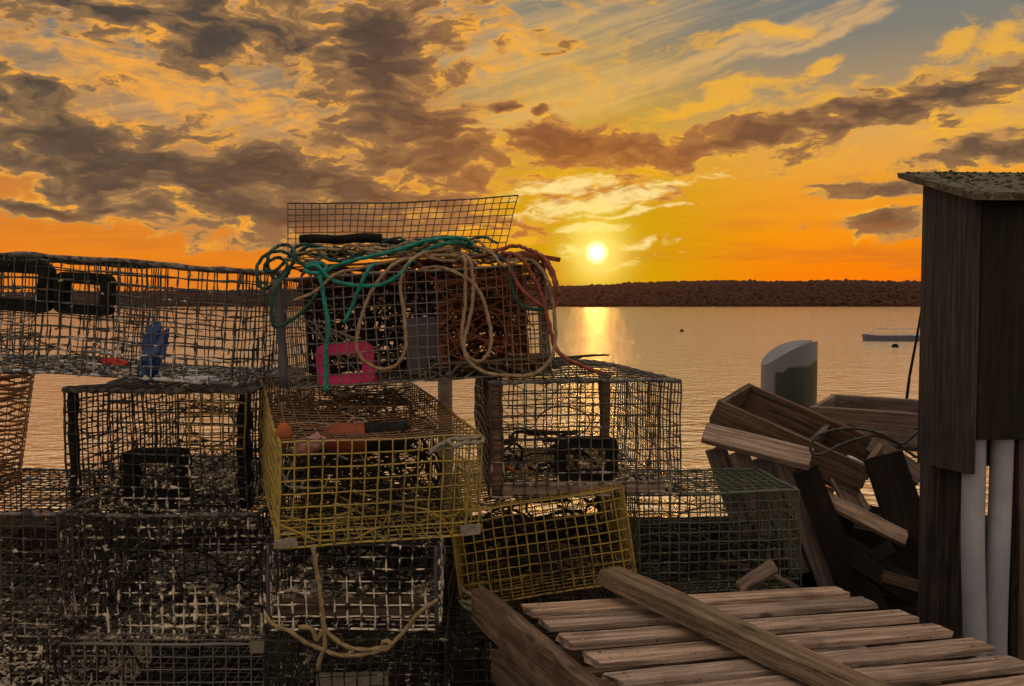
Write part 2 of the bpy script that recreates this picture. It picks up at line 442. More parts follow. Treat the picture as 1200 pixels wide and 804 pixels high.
t.bits(300, .008); T['long'] = t
t = Trap('black lobster trap crusted with barnacles under the long grey trap, fouled vent inside', (78, 597), (290, 597), 2.9, 140, 1.0, 0, 0, 'wblack', .9, r=.0023)
t.post(-t.W / 2 + .02, -t.D / 2 + .02, .019, 'black'); t.post(t.W / 2 - .02, -t.D / 2 + .05, .026, 'black'); t.rim('fouled', .009, sides=('f', 'l', 'r'))
t.net(.05, .45, .55, .4, 20, 8, 'net', .0014, .03); t.net(.98, .6, .5, .35, 18, 6, 'net', .0014)
t.vent((144, 526), (223, 586), .06, .045, .03, 'black'); t.bits(430, .010, zone=((-.48, .48), (-.5, -.1), (.0, .33))); t.bits(220, .008)
t.tangle(((-.45, .45), (-.45, .0), (.0, .3)), 14, 'weed', .004, .07, 'dried_weed'); T['fouled'] = t
mb = MB()
ga = t.at(222, 458); gb = t.at(288, 525)
t.panel(mb, Vector((ga.x, -t.D / 2 - .006, gb.z)), Vector((t.W / 2 - ga.x, 0, 0)), Vector((0, 0, t.H - gb.z)), 5, 5, 2)
tag(mb.build('repair_patch', 'wolive', t.root, smooth=True), 'olive green patch of new wire mesh')
t = Trap('dark fouled lobster trap third down in the left column, white crust on its wires', (75, 748), (305, 748), 2.85, 148, 1.0, 0, 0, 'wfoul', 1.25, r=.0024)
t.bits(260, .009); t.bits(120, .009, zone=((-.48, .48), (-.5, -.3), (.85, 1.0))); t.net(.05, .5, .5, .4, 20, 7)
t.bits(10, .035, 'crust', zone=((.05, .35), (-.4, -.2), (.12, .3)), name='mussel_shell', sq=.3)
t.tangle(((-.45, .45), (-.4, .4), (.0, .5)), 22, 'weed', .005, .08, 'dried_weed'); t.rim('fouled', .007); T['third'] = t
t = Trap('bare grey wire lobster trap at the foot of the left column', (58, 889), (310, 889), 2.75, 140, 1.0, 0, 0, 'wplain', .1, cell=.0425, r=.0022, wobble=.5)
t.rim('wplain', .005); mb = MB(); a = t.at(303, 757); mb.box((a.x, -t.D / 2 - .006, a.z), (.026, 0, 0), (0, .004, 0), (0, 0, .018), .003); mb.build('corner_plate', 'greyrope', t.root)
t.tangle(((-.45, .45), (-.3, .4), (.0, .5)), 14, 'weed', .004, .08, 'dried_weed'); T['bare'] = t
# ---- far left
t = Trap('dark yellowish lobster trap at the left edge under the orange basket', (-120, 745), (72, 745), 2.66, 146, .7, 0, 0, 'wbrown', .6)
t.bits(150, .008); t.net(.05, .5, .5, .4, 18, 6); t.tangle(((-.45, .45), (-.4, .4), (.0, .45)), 18, 'weed', .005, .08, 'dried_weed'); t.rim('fouled', .006); T['left'] = t
t = Trap('black lobster trap in the bottom left corner, wires thick with white growth', (-170, 900), (50, 900), 2.62, 148, .8, 0, 0, 'wfoul', 1.1, cell=.045, r=.0028)
t.bits(300, .009, zone=((-.5, .5), (-.505, -.495), (.55, 1.))); T['corner'] = t
# ---- middle column
t = Trap('yellow wire lobster trap with red and black buoy inside, under the rope covered trap', (325, 642), (560, 625), 2.3, 128, 1.08, 19, 4.5, 'wyellow', .3, wobble=.7, sag=-.02)
t.rim('wolive', .004, sides=('l', 'r', 'b')); t.net(.12, .6, .5, .4, 20, 7, 'net', .0014)
t.bits(250, .007, 'weed', zone=((-.5, .5), (-.5, .2), (0, .12)), name='dried_weed')
t.tangle(((-.45, .0), (-.45, .3), (.5, .95)), 26, 'netpale', .0022, .06, 'net_head'); t.tangle(((-.5, .5), (-.5, .3), (.0, .2)), 14, 'wolive', .003, .08)
t.tangle(((-.45, .4), (-.3, .45), (.03, .85)), 120, 'weed', .0045, .08, 'dried_weed'); t.tangle(((-.3, .45), (-.1, .45), (.8, 1.02)), 34, 'wrust', .002, .07, 'loose_wire'); t.tangle(((-.1, .3), (.1, .45), (.85, 1.05)), 20, 'netpale', .0028, .05, 'net_head')
for c in ((335, 636), (550, 620)):
    a = t.at(*c); mb = MB(); mb.box((a.x, -t.D / 2 - .004, a.z), (.03, 0, 0), (0, .004, 0), (0, 0, .014), .004); mb.build('corner_plate', 'greyrope', t.root)
T['yellow'] = t
for ch in t.root.children:
    if ch.name.split('.')[0] in ('lid', 'rear_panel'): ch.data.materials[0] = M['wrust']
t = Trap('lobster trap on top of the stack under heaped teal and tan rope, lid standing open', (338, 456), (646, 437), 2.75, 130, .50, 2, 0, 'wplain', .15, cell=.034, r=.0019, top=False, wobble=.8, front=False)
mb = MB(); half = t.at(526, 400).x
t.panel(mb, t.o, Vector((half + t.W / 2, 0, 0)), Vector((0, 0, t.H)), 16, 10, 3); mb.build('front_panel', 'wplain', t.root, smooth=True)
mb = MB(); t.panel(mb, Vector((half, -t.D / 2, t.H * .72)), Vector((t.W / 2 - half, 0, 0)), Vector((0, 0, t.H * .28)), 10, 3, 2); mb.build('front_panel', 'wrust', t.root, smooth=True)
mb = MB(); t.panel(mb, Vector((t.W * .33, -t.D / 2 - .004, 0)), Vector((t.W * .17, 0, 0)), Vector((0, 0, t.H)), 6, 11, 2); tag(mb.build('side_patch', 'wrust', t.root, smooth=True), 'red-brown patch of wire')
mb = MB(); t.panel(mb, t.o + Vector((0, 0, t.H)), Vector((t.W, 0, 0)), Vector((0, t.D, 0)), 28, 15, 1); mb.build('top_panel', 'wrust', t.root, smooth=True)
# the open lid, hinged on the rear edge and leaning back
c00, c10, c11, c01 = (t.Mi @ P(338, 302, 3.27), t.Mi @ P(588, 300, 3.29), t.Mi @ P(608, 229, 3.42), t.Mi @ P(337.5, 238, 3.40))
mb = MB()
def lidp(u, v):
    p = (c00 * (1 - u) + c10 * u) * (1 - v) + (c01 * (1 - u) + c11 * u) * v
    return p + noise.noise_vector(p * 5) * .006 + Vector((0, 0, -.012 * sin(pi * u) * v))
nu, nv = 29, 9
for i in range(nu + 1):
    v0 = 0 if not (i in (4, 7, 8)) else .45
    mb.tube([lidp(i / nu, v0 + (1 - v0) * k / 12) for k in range(13)], .0021, 5)
for j in range(nv + 1):
    mb.tube([lidp(k / 40, j / nv) + Vector((0, .003, 0)) for k in range(41)], .0019, 5)
mb.tube([lidp(k / 40, 1) for k in range(41)], .0032, 5); mb.build('lid', 'wbrown', t.root, smooth=True)
t.post(-t.W / 2 - .012, -t.D / 2, .017, 'greypanel'); t.rim('wplain', .004, sides=('f', 'r'))
t.vent((370, 404), (440, 449), .03, .038, .012, 'pink', 'escape_vent', 'bright pink plastic vent frame')
a = t.at(384, 450, .06); b = t.at(441, 441, .06); mb = MB(); mb.box(((a.x + b.x) / 2, a.y, (a.z + b.z) / 2), ((b.x - a.x) / 2, 0, 0), (0, .02, 0), (0, 0, abs(b.z - a.z) / 2), .002); tag(mb.build('bait_tray', 'red', t.root), 'red plastic tray below the pink vent')
a = t.at(478, 440, .06); b = t.at(520, 370, .06); mb = MB(); mb.box(((a.x + b.x) / 2, a.y, (a.z + b.z) / 2), ((b.x - a.x) / 2, 0, 0), (0, .004, 0), (0, 0, abs(b.z - a.z) / 2), .004); mb.build('plastic_panel', 'greypanel', t.root)
t.tangle(((.08, .42), (-.42, .45), (.06, .88)), 210, 'rusttwine', .0036, .07, 'net_head', 12); t.tangle(((-.46, .1), (-.1, .45), (.1, .98)), 130, 'weed', .0036, .08, 'tangled_weed', 12); t.tangle(((-.48, .48), (-.4, .45), (.9, 1.1)), 70, 'rusttwine', .004, .08, 'tangled_twine', 12); t.tangle(((-.48, .1), (-.2, .4), (.05, .9)), 40, 'net', .0028, .09, 'net_head', 12)
t.tangle(((.28, .5), (-.48, .45), (.25, 1.0)), 16, 'redrope', .003, .07, 'twine_wrap')
mb = MB()
for k in range(7):
    a0 = t.at(352 + 8 * k, 372 + 3 * k, .12); b0 = t.at(420 + R.uniform(-30, 40), 440 - 6 * k, .16); mid = (a0 + b0) / 2 + Vector((0, 0, .02 * R.uniform(-1, 1))); mb.tube(spline([a0, mid, b0], .02), .0035, 6)
mb.build('head_cord', 'greyrope', t.root, smooth=True)
t.bits(120, .012, 'weed', zone=((.05, .5), (-.5, .3), (0, .16)), name='dried_weed'); t.bits(60, .02, 'crust', zone=((-.02, .14), (.05, .35), (.45, .75)), name='shell_heap', sq=.5)
t.tangle(((.02, .5), (-.5, -.3), (.0, .14)), 70, 'net', .004, .06, 'frayed_matting'); T['roped'] = t
t = Trap('dark lobster trap below the yellow one, pale crusted floor and a hanging tan rope', (312, 738), (515, 736), 2.4, 103, .9, 4, 0, 'wfoul', .45)
t.net(.08, .55, .6, .4, 18, 7, 'net', .0022, .05); t.bits(500, .011, zone=((-.42, .42), (-.42, -.15), (.16, .32)), name='barnacle_crust')
t.slat(.055, .03, .012, .05, 'brownwood', -.42, .45); t.post(t.W / 2 - .01, -t.D / 2 + .0, .006, 'greypanel'); t.post(-t.W / 2 + .01, -t.D / 2, .006, 'greypanel')
t.tangle(((-.45, .45), (-.4, .4), (.3, .95)), 80, 'weed', .0045, .09, 'tangled_rope'); T['dark'] = t
t = Trap('dark lobster trap at the very bottom of the middle column', (312, 880), (520, 878), 2.45, 135, .9, 2, 0, 'wblack', .45)
a = t.at(372, 800, .08); b = t.at(455, 788, .08); mb = MB(); mb.box(((a.x + b.x) / 2, a.y, a.z - .02), ((b.x - a.x) / 2, 0, 0), (0, .006, 0), (0, 0, .05), .003); mb.build('plastic_panel', 'greyrope', t.root)
t.bits(100, .009); t.tangle(((-.45, .45), (-.4, .4), (.0, .9)), 20, 'weed', .005, .09, 'dried_weed'); T['bottom'] = t
t = Trap('dark lobster trap standing on the deck under the tilted yellow trap', (517, 905), (730, 898), 2.75, 190, .8, 3, 0, 'wblack', .45)
t.tangle(((-.45, .45), (-.4, .4), (.0, .9)), 24, 'weed', .005, .09, 'dried_weed'); T['under'] = t
# ---- right column
t = Trap('grey lobster trap whose wire top bulges, nearest the sun glitter on the water', (575, 582), (797, 578), 2.75, 136, 1.0, 5, -1, 'wbrown', .5, sag=.05)
t.post(-t.W / 2 + .02, -t.D / 2 + .03, .026, 'brownwood'); a = t.at(708, 500, .5); t.post(a.x, a.y, .022, 'brownwood', 'inner_post')
t.rim('fouled', .007, sides=('f', 'l')); t.slat(.02, .02, .012, .04, 'wood', -.44, .42)
t.vent((650, 512), (723, 562), .05, .036, .02, 'black'); t.net(.98, .55, .45, .35, 18, 6)
t.bits(120, .009, zone=((-.45, .3), (-.45, -.1), (.06, .25))); t.bits(140, .009, zone=((-.45, .45), (-.48, -.4), (.02, .12)))
mb = MB(); a = t.at(590, 545, .06); b = t.at(606, 555, .05); mb.tube([a, (a + b) / 2 + Vector((0, 0, .004)), b], [.005, .007, .005], 6); tag(mb.build('claw_piece', 'orange', t.root, smooth=True), 'small orange lobster claw')
t.tangle(((-.48, .1), (-.45, .3), (.05, .35)), 26, 'weed', .005, .06, 'dried_weed')
mb = MB()
for k in range(9):
    p0 = Vector((-.45 * t.W + k * .03, -t.D * .45 + k * .05, t.H + .015)); p2 = Vector((-.05 * t.W + k * .035, t.D * .05 + k * .04, t.H + .05)); mb.tube(spline([p0, (p0 + p2) / 2 + Vector((0, 0, .02)), p2], .03), .004, 5)
mb.build('lid_lashing', 'weed', t.root, smooth=True); T['sun'] = t
t = Trap('yellow wire lobster trap tilted to the left behind the pallet', (541, 712), (746, 679), 2.7, 112, .9, 2, 0, 'wolive', .3, cell=.0335, wobble=.6)
t.bits(260, .009, 'weed', zone=((-.5, .5), (-.5, .2), (0, .45)), name='dried_weed'); t.net(.98, .5, .5, .4, 18, 6, 'net'); t.tangle(((-.45, .45), (-.3, .4), (.0, .5)), 50, 'weed', .005, .08, 'tangled_weed'); T['tilted'] = t
t = Trap('dark green wire lobster trap between the tilted yellow trap and the broken crates', (748, 694), (937, 690), 2.85, 116, .44, 2, 0, 'wgreen', .25, cell=.034)
t.net(.98, .5, .5, .4, 18, 6, 'net'); t.tangle(((-.45, .45), (-.3, .4), (.0, .4)), 40, 'weed', .005, .08, 'dried_weed'); t.rim('wgreen', .005)
a = t.M @ t.at(760, 683, .2); b = t.M @ t.at(905, 668, .24); board('inner_board', a, b, .16, .02, (0, -.3, 1), 'brownwood', t.root); T['green'] = t
t = Trap('dark green lobster trap on the deck, almost hidden under another behind the pallet', (750, 880), (937, 876), 2.9, 180, .6, 2, 0, 'wgreen', .25); T['low'] = t

# ------------------------------------------------------------------ orange basket at the left edge
bx = P(27, 440, 2.98).x - .27; bz = P(10, 570, 2.98).z; bt = P(27, 440, 2.98).z
rt = empty('wire_basket', Matrix.Translation((bx, 2.98, bz))); tag(rt, 'tapered orange wire basket at the left edge below the long trap', 'basket')
mb = MB(); hh = bt - bz; N = 48
def bp(a, f): return Vector((cos(a) * (.215 + .055 * f), sin(a) * (.215 + .055 * f), f * hh))
for k in range(26):
    a = 2 * pi * k / 26; mb.tube([bp(a, j / 8) for j in range(9)], .0016, 4)
for j in range(20):
    mb.tube([bp(2 * pi * i / N, min(1, max(0, j / 19 + .02 * sin(i * .8 + j)))) for i in range(N + 1)], .0042, 5)
mb.build('basket_body', 'worange', rt, smooth=True)
mb = MB(); mb.tube([bp(2 * pi * i / N, 1) for i in range(N + 1)], .008, 6); mb.build('rim', 'worange', rt, smooth=True)

# ------------------------------------------------------------------ loose things on and in the traps
def blob(name, label, cat, c, ax, mat, n=3, amp=.25, freq=9, group=None):
    bm = bmesh.new(); bmesh.ops.create_icosphere(bm, subdivisions=n, radius=1)
    for v in bm.verts:
        k = 1 + amp * noise.noise(v.co * 2.1 + Vector((c[0] * 9, 0, 0))) + amp * .5 * noise.noise(v.co * freq * .6)
        v.co = ax[0] * (v.co.x * k) + ax[1] * (v.co.y * k) + ax[2] * (v.co.z * k)
    me = bpy.data.meshes.new(name); bm.to_mesh(me); bm.free(); me.materials.append(M[mat])
    me.polygons.foreach_set('use_smooth', [True] * len(me.polygons))
    o = bpy.data.objects.new(name, me); COL.objects.link(o); o.location = c; tag(o, label, cat, group); return o
V = Vector
t = T['long']
c = t.M @ t.at(179, 412, .05)
bag = blob('plastic_bag', 'crumpled blue plastic bag hanging inside the long grey trap', 'bag', c, (V((.042, 0, .02)), V((0, .025, 0)), V((.012, 0, .092))), 'blue', 4, .45, 16)
c = t.M @ t.at(134, 425, .03); blob('plastic_scrap', 'small red plastic scrap lying in the long grey trap', 'scrap', c, (V((.042, 0, -.004)), V((0, .02, 0)), V((0, 0, .015))), 'red', 3, .4, 14)
c = t.M @ t.at(232, 445, .08); blob('plastic_sheet', 'pale crumpled plastic sheet on the floor of the long grey trap', 'sheet', c, (V((.075, 0, 0)), V((0, .06, 0)), V((0, 0, .012))), 'white', 3, .4, 14)
c = t.M @ t.at(105, 446, .02); 
t = T['yellow']
def buoy(name, label, A, B, r, m1, m2, split):
    A, B = V(A), V(B); x = (B - A).normalized(); z = V((0, 0, 1)); y = z.cross(x).normalized(); z = x.cross(y)
    rt = empty(name, frame((A + B) / 2 - V((0, 0, r)), x, y, z)); tag(rt, label, 'buoy'); L = (B - A).length
    def body(f0, f1, nm, mt):
        mb = MB(); pts = []; rr = []
        for k in range(15):
            f = f0 + (f1 - f0) * k / 14; e = min(f, 1 - f) / .14; pts.append(V((-L / 2 + f * L, 0, r))); rr.append(r * (sqrt(max(0.02, 1 - (1 - min(1, e)) ** 2)) * .75 + .25) * R.uniform(.98, 1.02))
        mb.tube(pts, rr, 18); return mb.build(nm, mt, rt, smooth=True)
    body(0, split, 'buoy_body', m1); body(split, 1, 'buoy_band', m2)
    mb = MB(); mb.tube([(-L / 2 - .07, 0, r), (L / 2 + .07, 0, r)], .009, 8); mb.build('spindle', 'brownwood', rt)
    return rt
buoy('lobster_buoy', 'faded red and black lobster buoy lying in the yellow trap', t.M @ t.at(378, 514, .17), t.M @ t.at(483, 511, .15), .045, 'redbrown', 'black', .45)
blob('buoy_piece', 'broken piece of orange foam buoy in the left corner of the yellow trap', 'buoy piece', t.M @ t.at(333, 510, .09), (V((.022, 0, .006)), V((0, .03, 0)), V((-.006, 0, .036))), 'orange', 3, .25, 8)
blob('rag', 'pale pink rag beside the buoys in the yellow trap', 'rag', t.M @ t.at(362, 522, .06), (V((.045, 0, .01)), V((0, .04, 0)), V((0, 0, .026))), 'pinkrag', 3, .4, 10)
# black tube and a rusty stick on the roped trap
mb = MB(); A, B = P(352, 281, 3.0), P(447, 279, 2.98); pts = [A.lerp(B, k / 10) + V((0, 0, .003 * sin(k))) for k in range(11)]; mb.tube(pts, .0165, 10); tag(mb.build('rubber_hose', 'rubber', None, smooth=True), 'straight black rubber hose on the top trap under its open lid', 'hose')
mb = MB(); A, B = P(448, 283, 3.05), P(486, 287, 3.0); pts = [A.lerp(B, k / 6) + V((0, 0, .002 * sin(k * 2))) for k in range(7)]; mb.tube(pts, .012, 8); tag(mb.build('rubber_hose', 'rubber', None, smooth=True), 'short black hose end beside the long black hose', 'hose')
A, B = P(612, 297, 2.80), P(656, 304, 2.74); o = board('stick', A, B, .018, .014, (0, 0, 1), 'redbrown'); tag(o, 'rusty red stick poking out at the right of the rope heap', 'stick')

# ------------------------------------------------------------------ ropes
def rope(label, pts, r, mat, group=None, name='rope', lie=None, cat='rope'):
    pts = spline([P(*p) for p in pts], .012); out = []
    for p in pts: out.append(p + noise.noise_vector(p * 9) * .006 + noise.noise_vector(p * 31) * .0015)
    mb = MB(); mb.tube(out, r, 9, True, 3, 2 * pi / (r * 21)); o = mb.build(name, mat, None, smooth=True); tag(o, label, cat, group); return o
f_, m_, k_ = 2.715, 2.79, 2.9
rope('teal rope draped over the top trap with one end hanging past the pink vent', [(381, 459, f_), (382, 420, f_), (384, 382, f_), (380, 345, f_), (376, 323, f_), (386, 316, m_), (400, 309, m_), (422, 302, m_), (447, 297, m_), (475, 290, m_), (500, 283, m_), (522, 279, m_), (540, 279, m_), (552, 285, k_), (556, 294, k_)], 0.0064, 'teal')
rope('teal rope sagging in a long low curve across the top trap', [(357, 316, m_), (362, 309, m_), (375, 308, m_), (383, 313, m_), (376, 321, f_), (364, 320, f_), (358, 314, m_), (372, 312, f_), (383, 325, f_), (394, 331, f_), (412, 334, f_), (436, 334, f_), (455, 330, f_), (470, 321, f_), (481, 308, f_), (493, 298, m_), (512, 288, m_), (531, 284, m_), (548, 287, k_)], 0.0064, 'teal')
rope('short teal rope end hanging in front of the top trap', [(452, 309, m_), (440, 309, m_), (431, 315, f_), (426, 326, f_), (420, 342, f_), (412, 361, f_), (403, 379, f_)], 0.0060, 'teal')
rope('dark green rope coiled in loops over the left corner of the top trap', [(372, 343, f_), (357, 363, f_), (336, 378, f_), (320, 381, f_ - .02), (320, 350, f_ - .02), (327, 331, f_), (338, 316, m_), (346, 299, m_), (340, 287, k_), (327, 288, k_), (317, 297, m_), (314, 312, m_), (321, 325, m_), (334, 324, m_), (344, 308, k_), (352, 294, k_), (362, 288, k_), (374, 294, k_), (383, 303, m_), (398, 305, m_), (420, 300, k_)], 0.0056, 'green')
rope('dark green rope looping out left of the top trap toward the long trap', [(365, 318, m_), (350, 305, m_), (334, 296, m_), (318, 296, m_), (305, 306, m_), (301, 320, m_ - .05), (304, 335, m_ - .05), (314, 336, m_ - .05), (327, 325, m_), (337, 311, m_), (328, 302, k_), (315, 306, m_), (309, 316, m_), (320, 318, m_), (335, 306, k_), (344, 291, k_), (355, 286, k_), (372, 288, k_), (400, 297, k_)], 0.0053, 'green')
rope('dark green rope humped over the middle of the rope heap', [(478, 292, m_), (498, 282, k_), (518, 277, k_), (534, 278, k_), (546, 287, k_), (560, 294, k_), (585, 302, m_), (598, 313, f_), (600, 335, f_), (606, 353, f_), (620, 362, f_), (638, 362, f_), (649, 355, f_)], 0.0056, 'green')
rope('tan rope hanging in a big loop over the grey panel of the top trap', [(560, 312, m_), (545, 301, m_), (523, 298, m_), (490, 302, m_), (459, 312, f_), (436, 340, f_), (419, 388, f_ - .01), (423, 417, f_ - .01), (442, 432, f_ - .01), (465, 427, f_ - .01), (476, 404, f_ - .01), (474, 366, f_), (470, 328, f_), (481, 307, f_), (500, 296, m_), (530, 290, m_)], 0.0054, 'tan')
rope('tan rope hanging in a narrow loop right of the grey panel', [(500, 302, m_), (530, 305, m_), (546, 304, f_), (545, 349, f_), (542, 401, f_ - .01), (552, 420, f_ - .01), (565, 422, f_ - .01), (576, 401, f_ - .01), (571, 369, f_), (555, 333, f_), (529, 317, f_), (512, 312, m_), (490, 316, m_)], 0.0054, 'tan')
rope('tan rope hanging in the lowest wide loop over the bulging grey trap', [(540, 296, m_), (552, 306, f_), (555, 332, f_), (550, 375, f_), (544, 405, f_ - .02), (551, 425, f_ - .02), (571, 438, f_ - .02), (597, 441, f_ - .02), (626, 437, f_ - .02), (646, 420, f_ - .02), (651, 395, f_), (649, 362, f_), (640, 325, f_), (622, 303, m_), (600, 298, m_)], 0.0056, 'tan')
rope('tan rope lying along the top edge of the heap', [(345, 352, f_), (372, 340, f_), (395, 322, f_), (425, 313, m_), (462, 305, m_), (500, 296, k_), (545, 296, k_), (590, 305, m_), (632, 304, m_)], 0.0049, 'tan')
rope('rust coloured rope looped over the right end of the top trap', [(566, 300, m_), (585, 293, k_), (606, 289, k_), (627, 294, m_), (644, 310, f_), (653, 336, f_), (653, 356, f_), (642, 361, f_), (622, 350, f_), (606, 332, f_), (596, 313, f_), (598, 300, m_), (615, 297, k_), (636, 304, m_), (650, 330, f_ - .02), (656, 346, f_ - .02)], 0.0060, 'redrope')
rope('rust coloured rope hanging down the right corner onto the bulging trap', [(588, 296, m_), (606, 300, f_), (620, 318, f_), (634, 345, f_), (644, 380, f_), (650, 405, f_), (660, 418, 2.68), (680, 428, 2.70), (706, 437, 2.72)], 0.0060, 'redrope')
rope('brown rope strand between the hoses and the teal rope', [(385, 290, k_), (410, 296, k_), (440, 297, k_), (468, 294, k_), (482, 286, k_), (515, 290, k_), (550, 288, k_), (575, 296, m_), (590, 312, f_), (612, 305, m_)], 0.0049, 'oldrope')
for k in range(9):
    x = R.uniform(335, 400); pts = []; n = R.randint(7, 11); y0 = R.uniform(292, 312)
    for i in range(n):
        pts.append((x, y0 - 14 * sin(pi * i / n) + R.uniform(-9, 9) + (318 - 296) * 0, R.uniform(2.80, 3.05))); x = min(626, x + R.uniform(14, 36))
    rope('strand of old rope buried among the others in the rope heap', pts, R.uniform(.0042, .0055), R.choice(['green', 'oldrope', 'tan', 'redrope', 'green']), 'buried rope strands in the heap')
q = 2.25
rope('old tan rope hanging from the yellow trap down the dark trap', [(367, 638, q), (370, 660, q), (373, 682, q), (377, 718, q), (381, 737, q), (394, 749, q), (412, 759, q), (437, 761, q), (454, 757, q)], 0.0056, 'oldrope')
rope('old tan rope tied in a sagging swag across the dark trap', [(310, 722, q), (318, 733, q), (339, 740, q), (361, 754, q), (391, 765, q), (421, 767, q), (452, 760, q), (458, 753, q), (449, 752, q), (451, 762, q), (470, 745, q), (488, 722, q), (500, 712, q), (514, 704, q)], 0.0056, 'oldrope')
rope('frayed end of old tan rope dangling below the swag', [(350, 735, q), (364, 736, q), (372, 750, q), (378, 738, q), (381, 756, q), (375, 772, q), (372, 786, q)], 0.0060, 'oldrope')
rope('grey rope knotted round the right corner of the yellow trap', [(503, 532, 2.27), (511, 523, 2.27), (524, 517, 2.30), (532, 522, 2.28), (545, 520, 2.36), (563, 520, 2.4), (563, 514, 2.44), (545, 515, 2.38), (528, 514, 2.33), (520, 521, 2.3), (508, 529, 2.28)], 0.0056, 'greyrope')
rope('frayed pale green rope hanging at the left corner of the tilted yellow trap', [(540, 690, 2.62), (552, 698, 2.6), (570, 700, 2.58), (556, 707, 2.58), (540, 705, 2.6), (552, 714, 2.58), (572, 708, 2.56)], 0.0060, 'greyrope')
cy = 3.25
o = rope('black cord looped loosely over the broken crates by the shed', [(1085, 500, cy), (1071, 509, cy), (1056, 519, cy), (1034, 512, cy), (1019, 510, cy), (984, 522, cy), (964, 532, cy), (952, 532, cy), (950, 522, cy), (960, 509, cy), (979, 503, cy), (1004, 502, cy), (1029, 507, cy), (1049, 517, cy), (1064, 529, cy), (1078, 538, cy)], .005, 'cord', name='cord', cat='cord')

# ------------------------------------------------------------------ pallet in the foreground
rL = lambda y: 608 + (y - 707) * 1.376
rR = lambda y: 973 + (y - 686) * 2.6
A0 = PH(608, 707, .8); B0 = PH(973, 686, .905)
rt = empty('wooden_pallet', Matrix.Translation((A0 + B0) / 2 - V((0, .4, .12)))); 
tag(rt, 'weathered slatted pallet in the foreground, a rough beam lying across it', 'pallet', 'pallets stacked in the foreground')
upv = (B0 - A0).cross(V((sin(radians(25)), -cos(radians(25)), 0))).normalized()
if upv.z < 0: upv = -upv
dn = -upv
slats = [((608, 707), (973, 686)), ((627, 722), (1010, 698)), ((648, 741), (1049, 713)), ((680, 761), (1087, 729)), ((712, 785), (1137, 746)), ((736, 806), (1175, 766)), ((775, 838), (1225, 786)), ((812, 872), (1290, 812)), ((856, 908), (1360, 842))]
SL = []
for a, b in slats:
    A, B = PH(*a, .8), PH(*b, .905); d = (B - A); SL.append((A, B))
    dd = V((sin(radians(25)), -cos(radians(25)), 0))
    j = R.uniform(-.012, .012)
    board('slat', A + dn * .009 + dd * .042 + d.normalized() * j, B + dn * .009 + dd * .042 + d.normalized() * R.uniform(-.015, .015), .072, .018, upv, 'wood', rt, warp=.003, chip=.005, rough_end=.014)
dd = V((sin(radians(25)), -cos(radians(25)), 0))
for o_, (A, B) in zip([c for c in rt.children if c.name.startswith('slat')], SL):
    for f in (.035, .5, .955):
        for sd_ in (-.017, .019):
            mb = MB(); c = V(((B - A).length * f + R.uniform(-.006, .006), sd_, .0095)); mb.tube([c - V((0, 0, .004)), c + V((0, 0, .0008))], .0042, 8); mb.build('nail', 'wrust', o_)
def along(f, i0=0, i1=-1): return SL[i0][0].lerp(SL[i0][1], f), SL[i1][0].lerp(SL[i1][1], f)
a, b = along(-.062); board('stringer', a - dd * .12 + dn * .03, b + dd * .1 + dn * .03, .036, .088, upv, 'brownwood', rt, warp=.006, chip=.035, rough_end=.03)
for f in (.5, .965):
    a, b = along(f); board('stringer', a - dd * .03 + dn * .07, b + dd * .05 + dn * .07, .045, .09, upv, 'brownwood', rt)
for i in (0, 4, 8):
    A, B = SL[i]; board('bottom_slat', A + dn * .13 + dd * .05, B + dn * .13 + dd * .05, .1, .02, upv, 'brownwood', rt)
def copy_tree(o, parent=None):
    c = o.copy(); COL.objects.link(c)
    if parent: c.parent = parent
    for ch in list(o.children):
        if not ch.name.startswith('nail'): copy_tree(ch, c)
    return c
for k, (dx, rz) in enumerate(((.05, 3), (.02, -2), (.06, 2), (.03, 0))):
    c = copy_tree(rt); c.location = rt.location + dn * (.155 * (k + 1)) + V((dx + .03, .02 * k, 0)); c.rotation_euler = (0, 0, radians(rz))
    c['label'] = ('second pallet down, its dark edge showing under the foreground pallet' if k == 0 else 'pallet low in the stack hidden under the foreground pallet')
# beam across the pallet
A = P(713, 671, 2.42); A.z = EYE - .775; Bn = P(975, 804, 1.82); Bn.z = EYE - .812; d = (Bn - A).normalized()
o = board('beam', A, Bn + d * .5, .088, .044, upv, 'beam', warp=.004, chip=.012, rough_end=.02); tag(o, 'rough weathered beam lying diagonally across the slatted pallet', 'beam')
# loose sticks behind the pallet
o = board('plank', P(866, 690, 2.78), P(907, 664, 2.74), .05, .018, (0, -.6, 1), 'greywood'); tag(o, 'short grey board end leaning behind the back slat of the pallet', 'plank')
o = board('plank', P(895, 668, 2.8), P(935, 690, 2.8), .02, .012, (0, -.6, 1), 'greywood'); tag(o, 'thin grey lath crossing behind the short board end', 'plank')

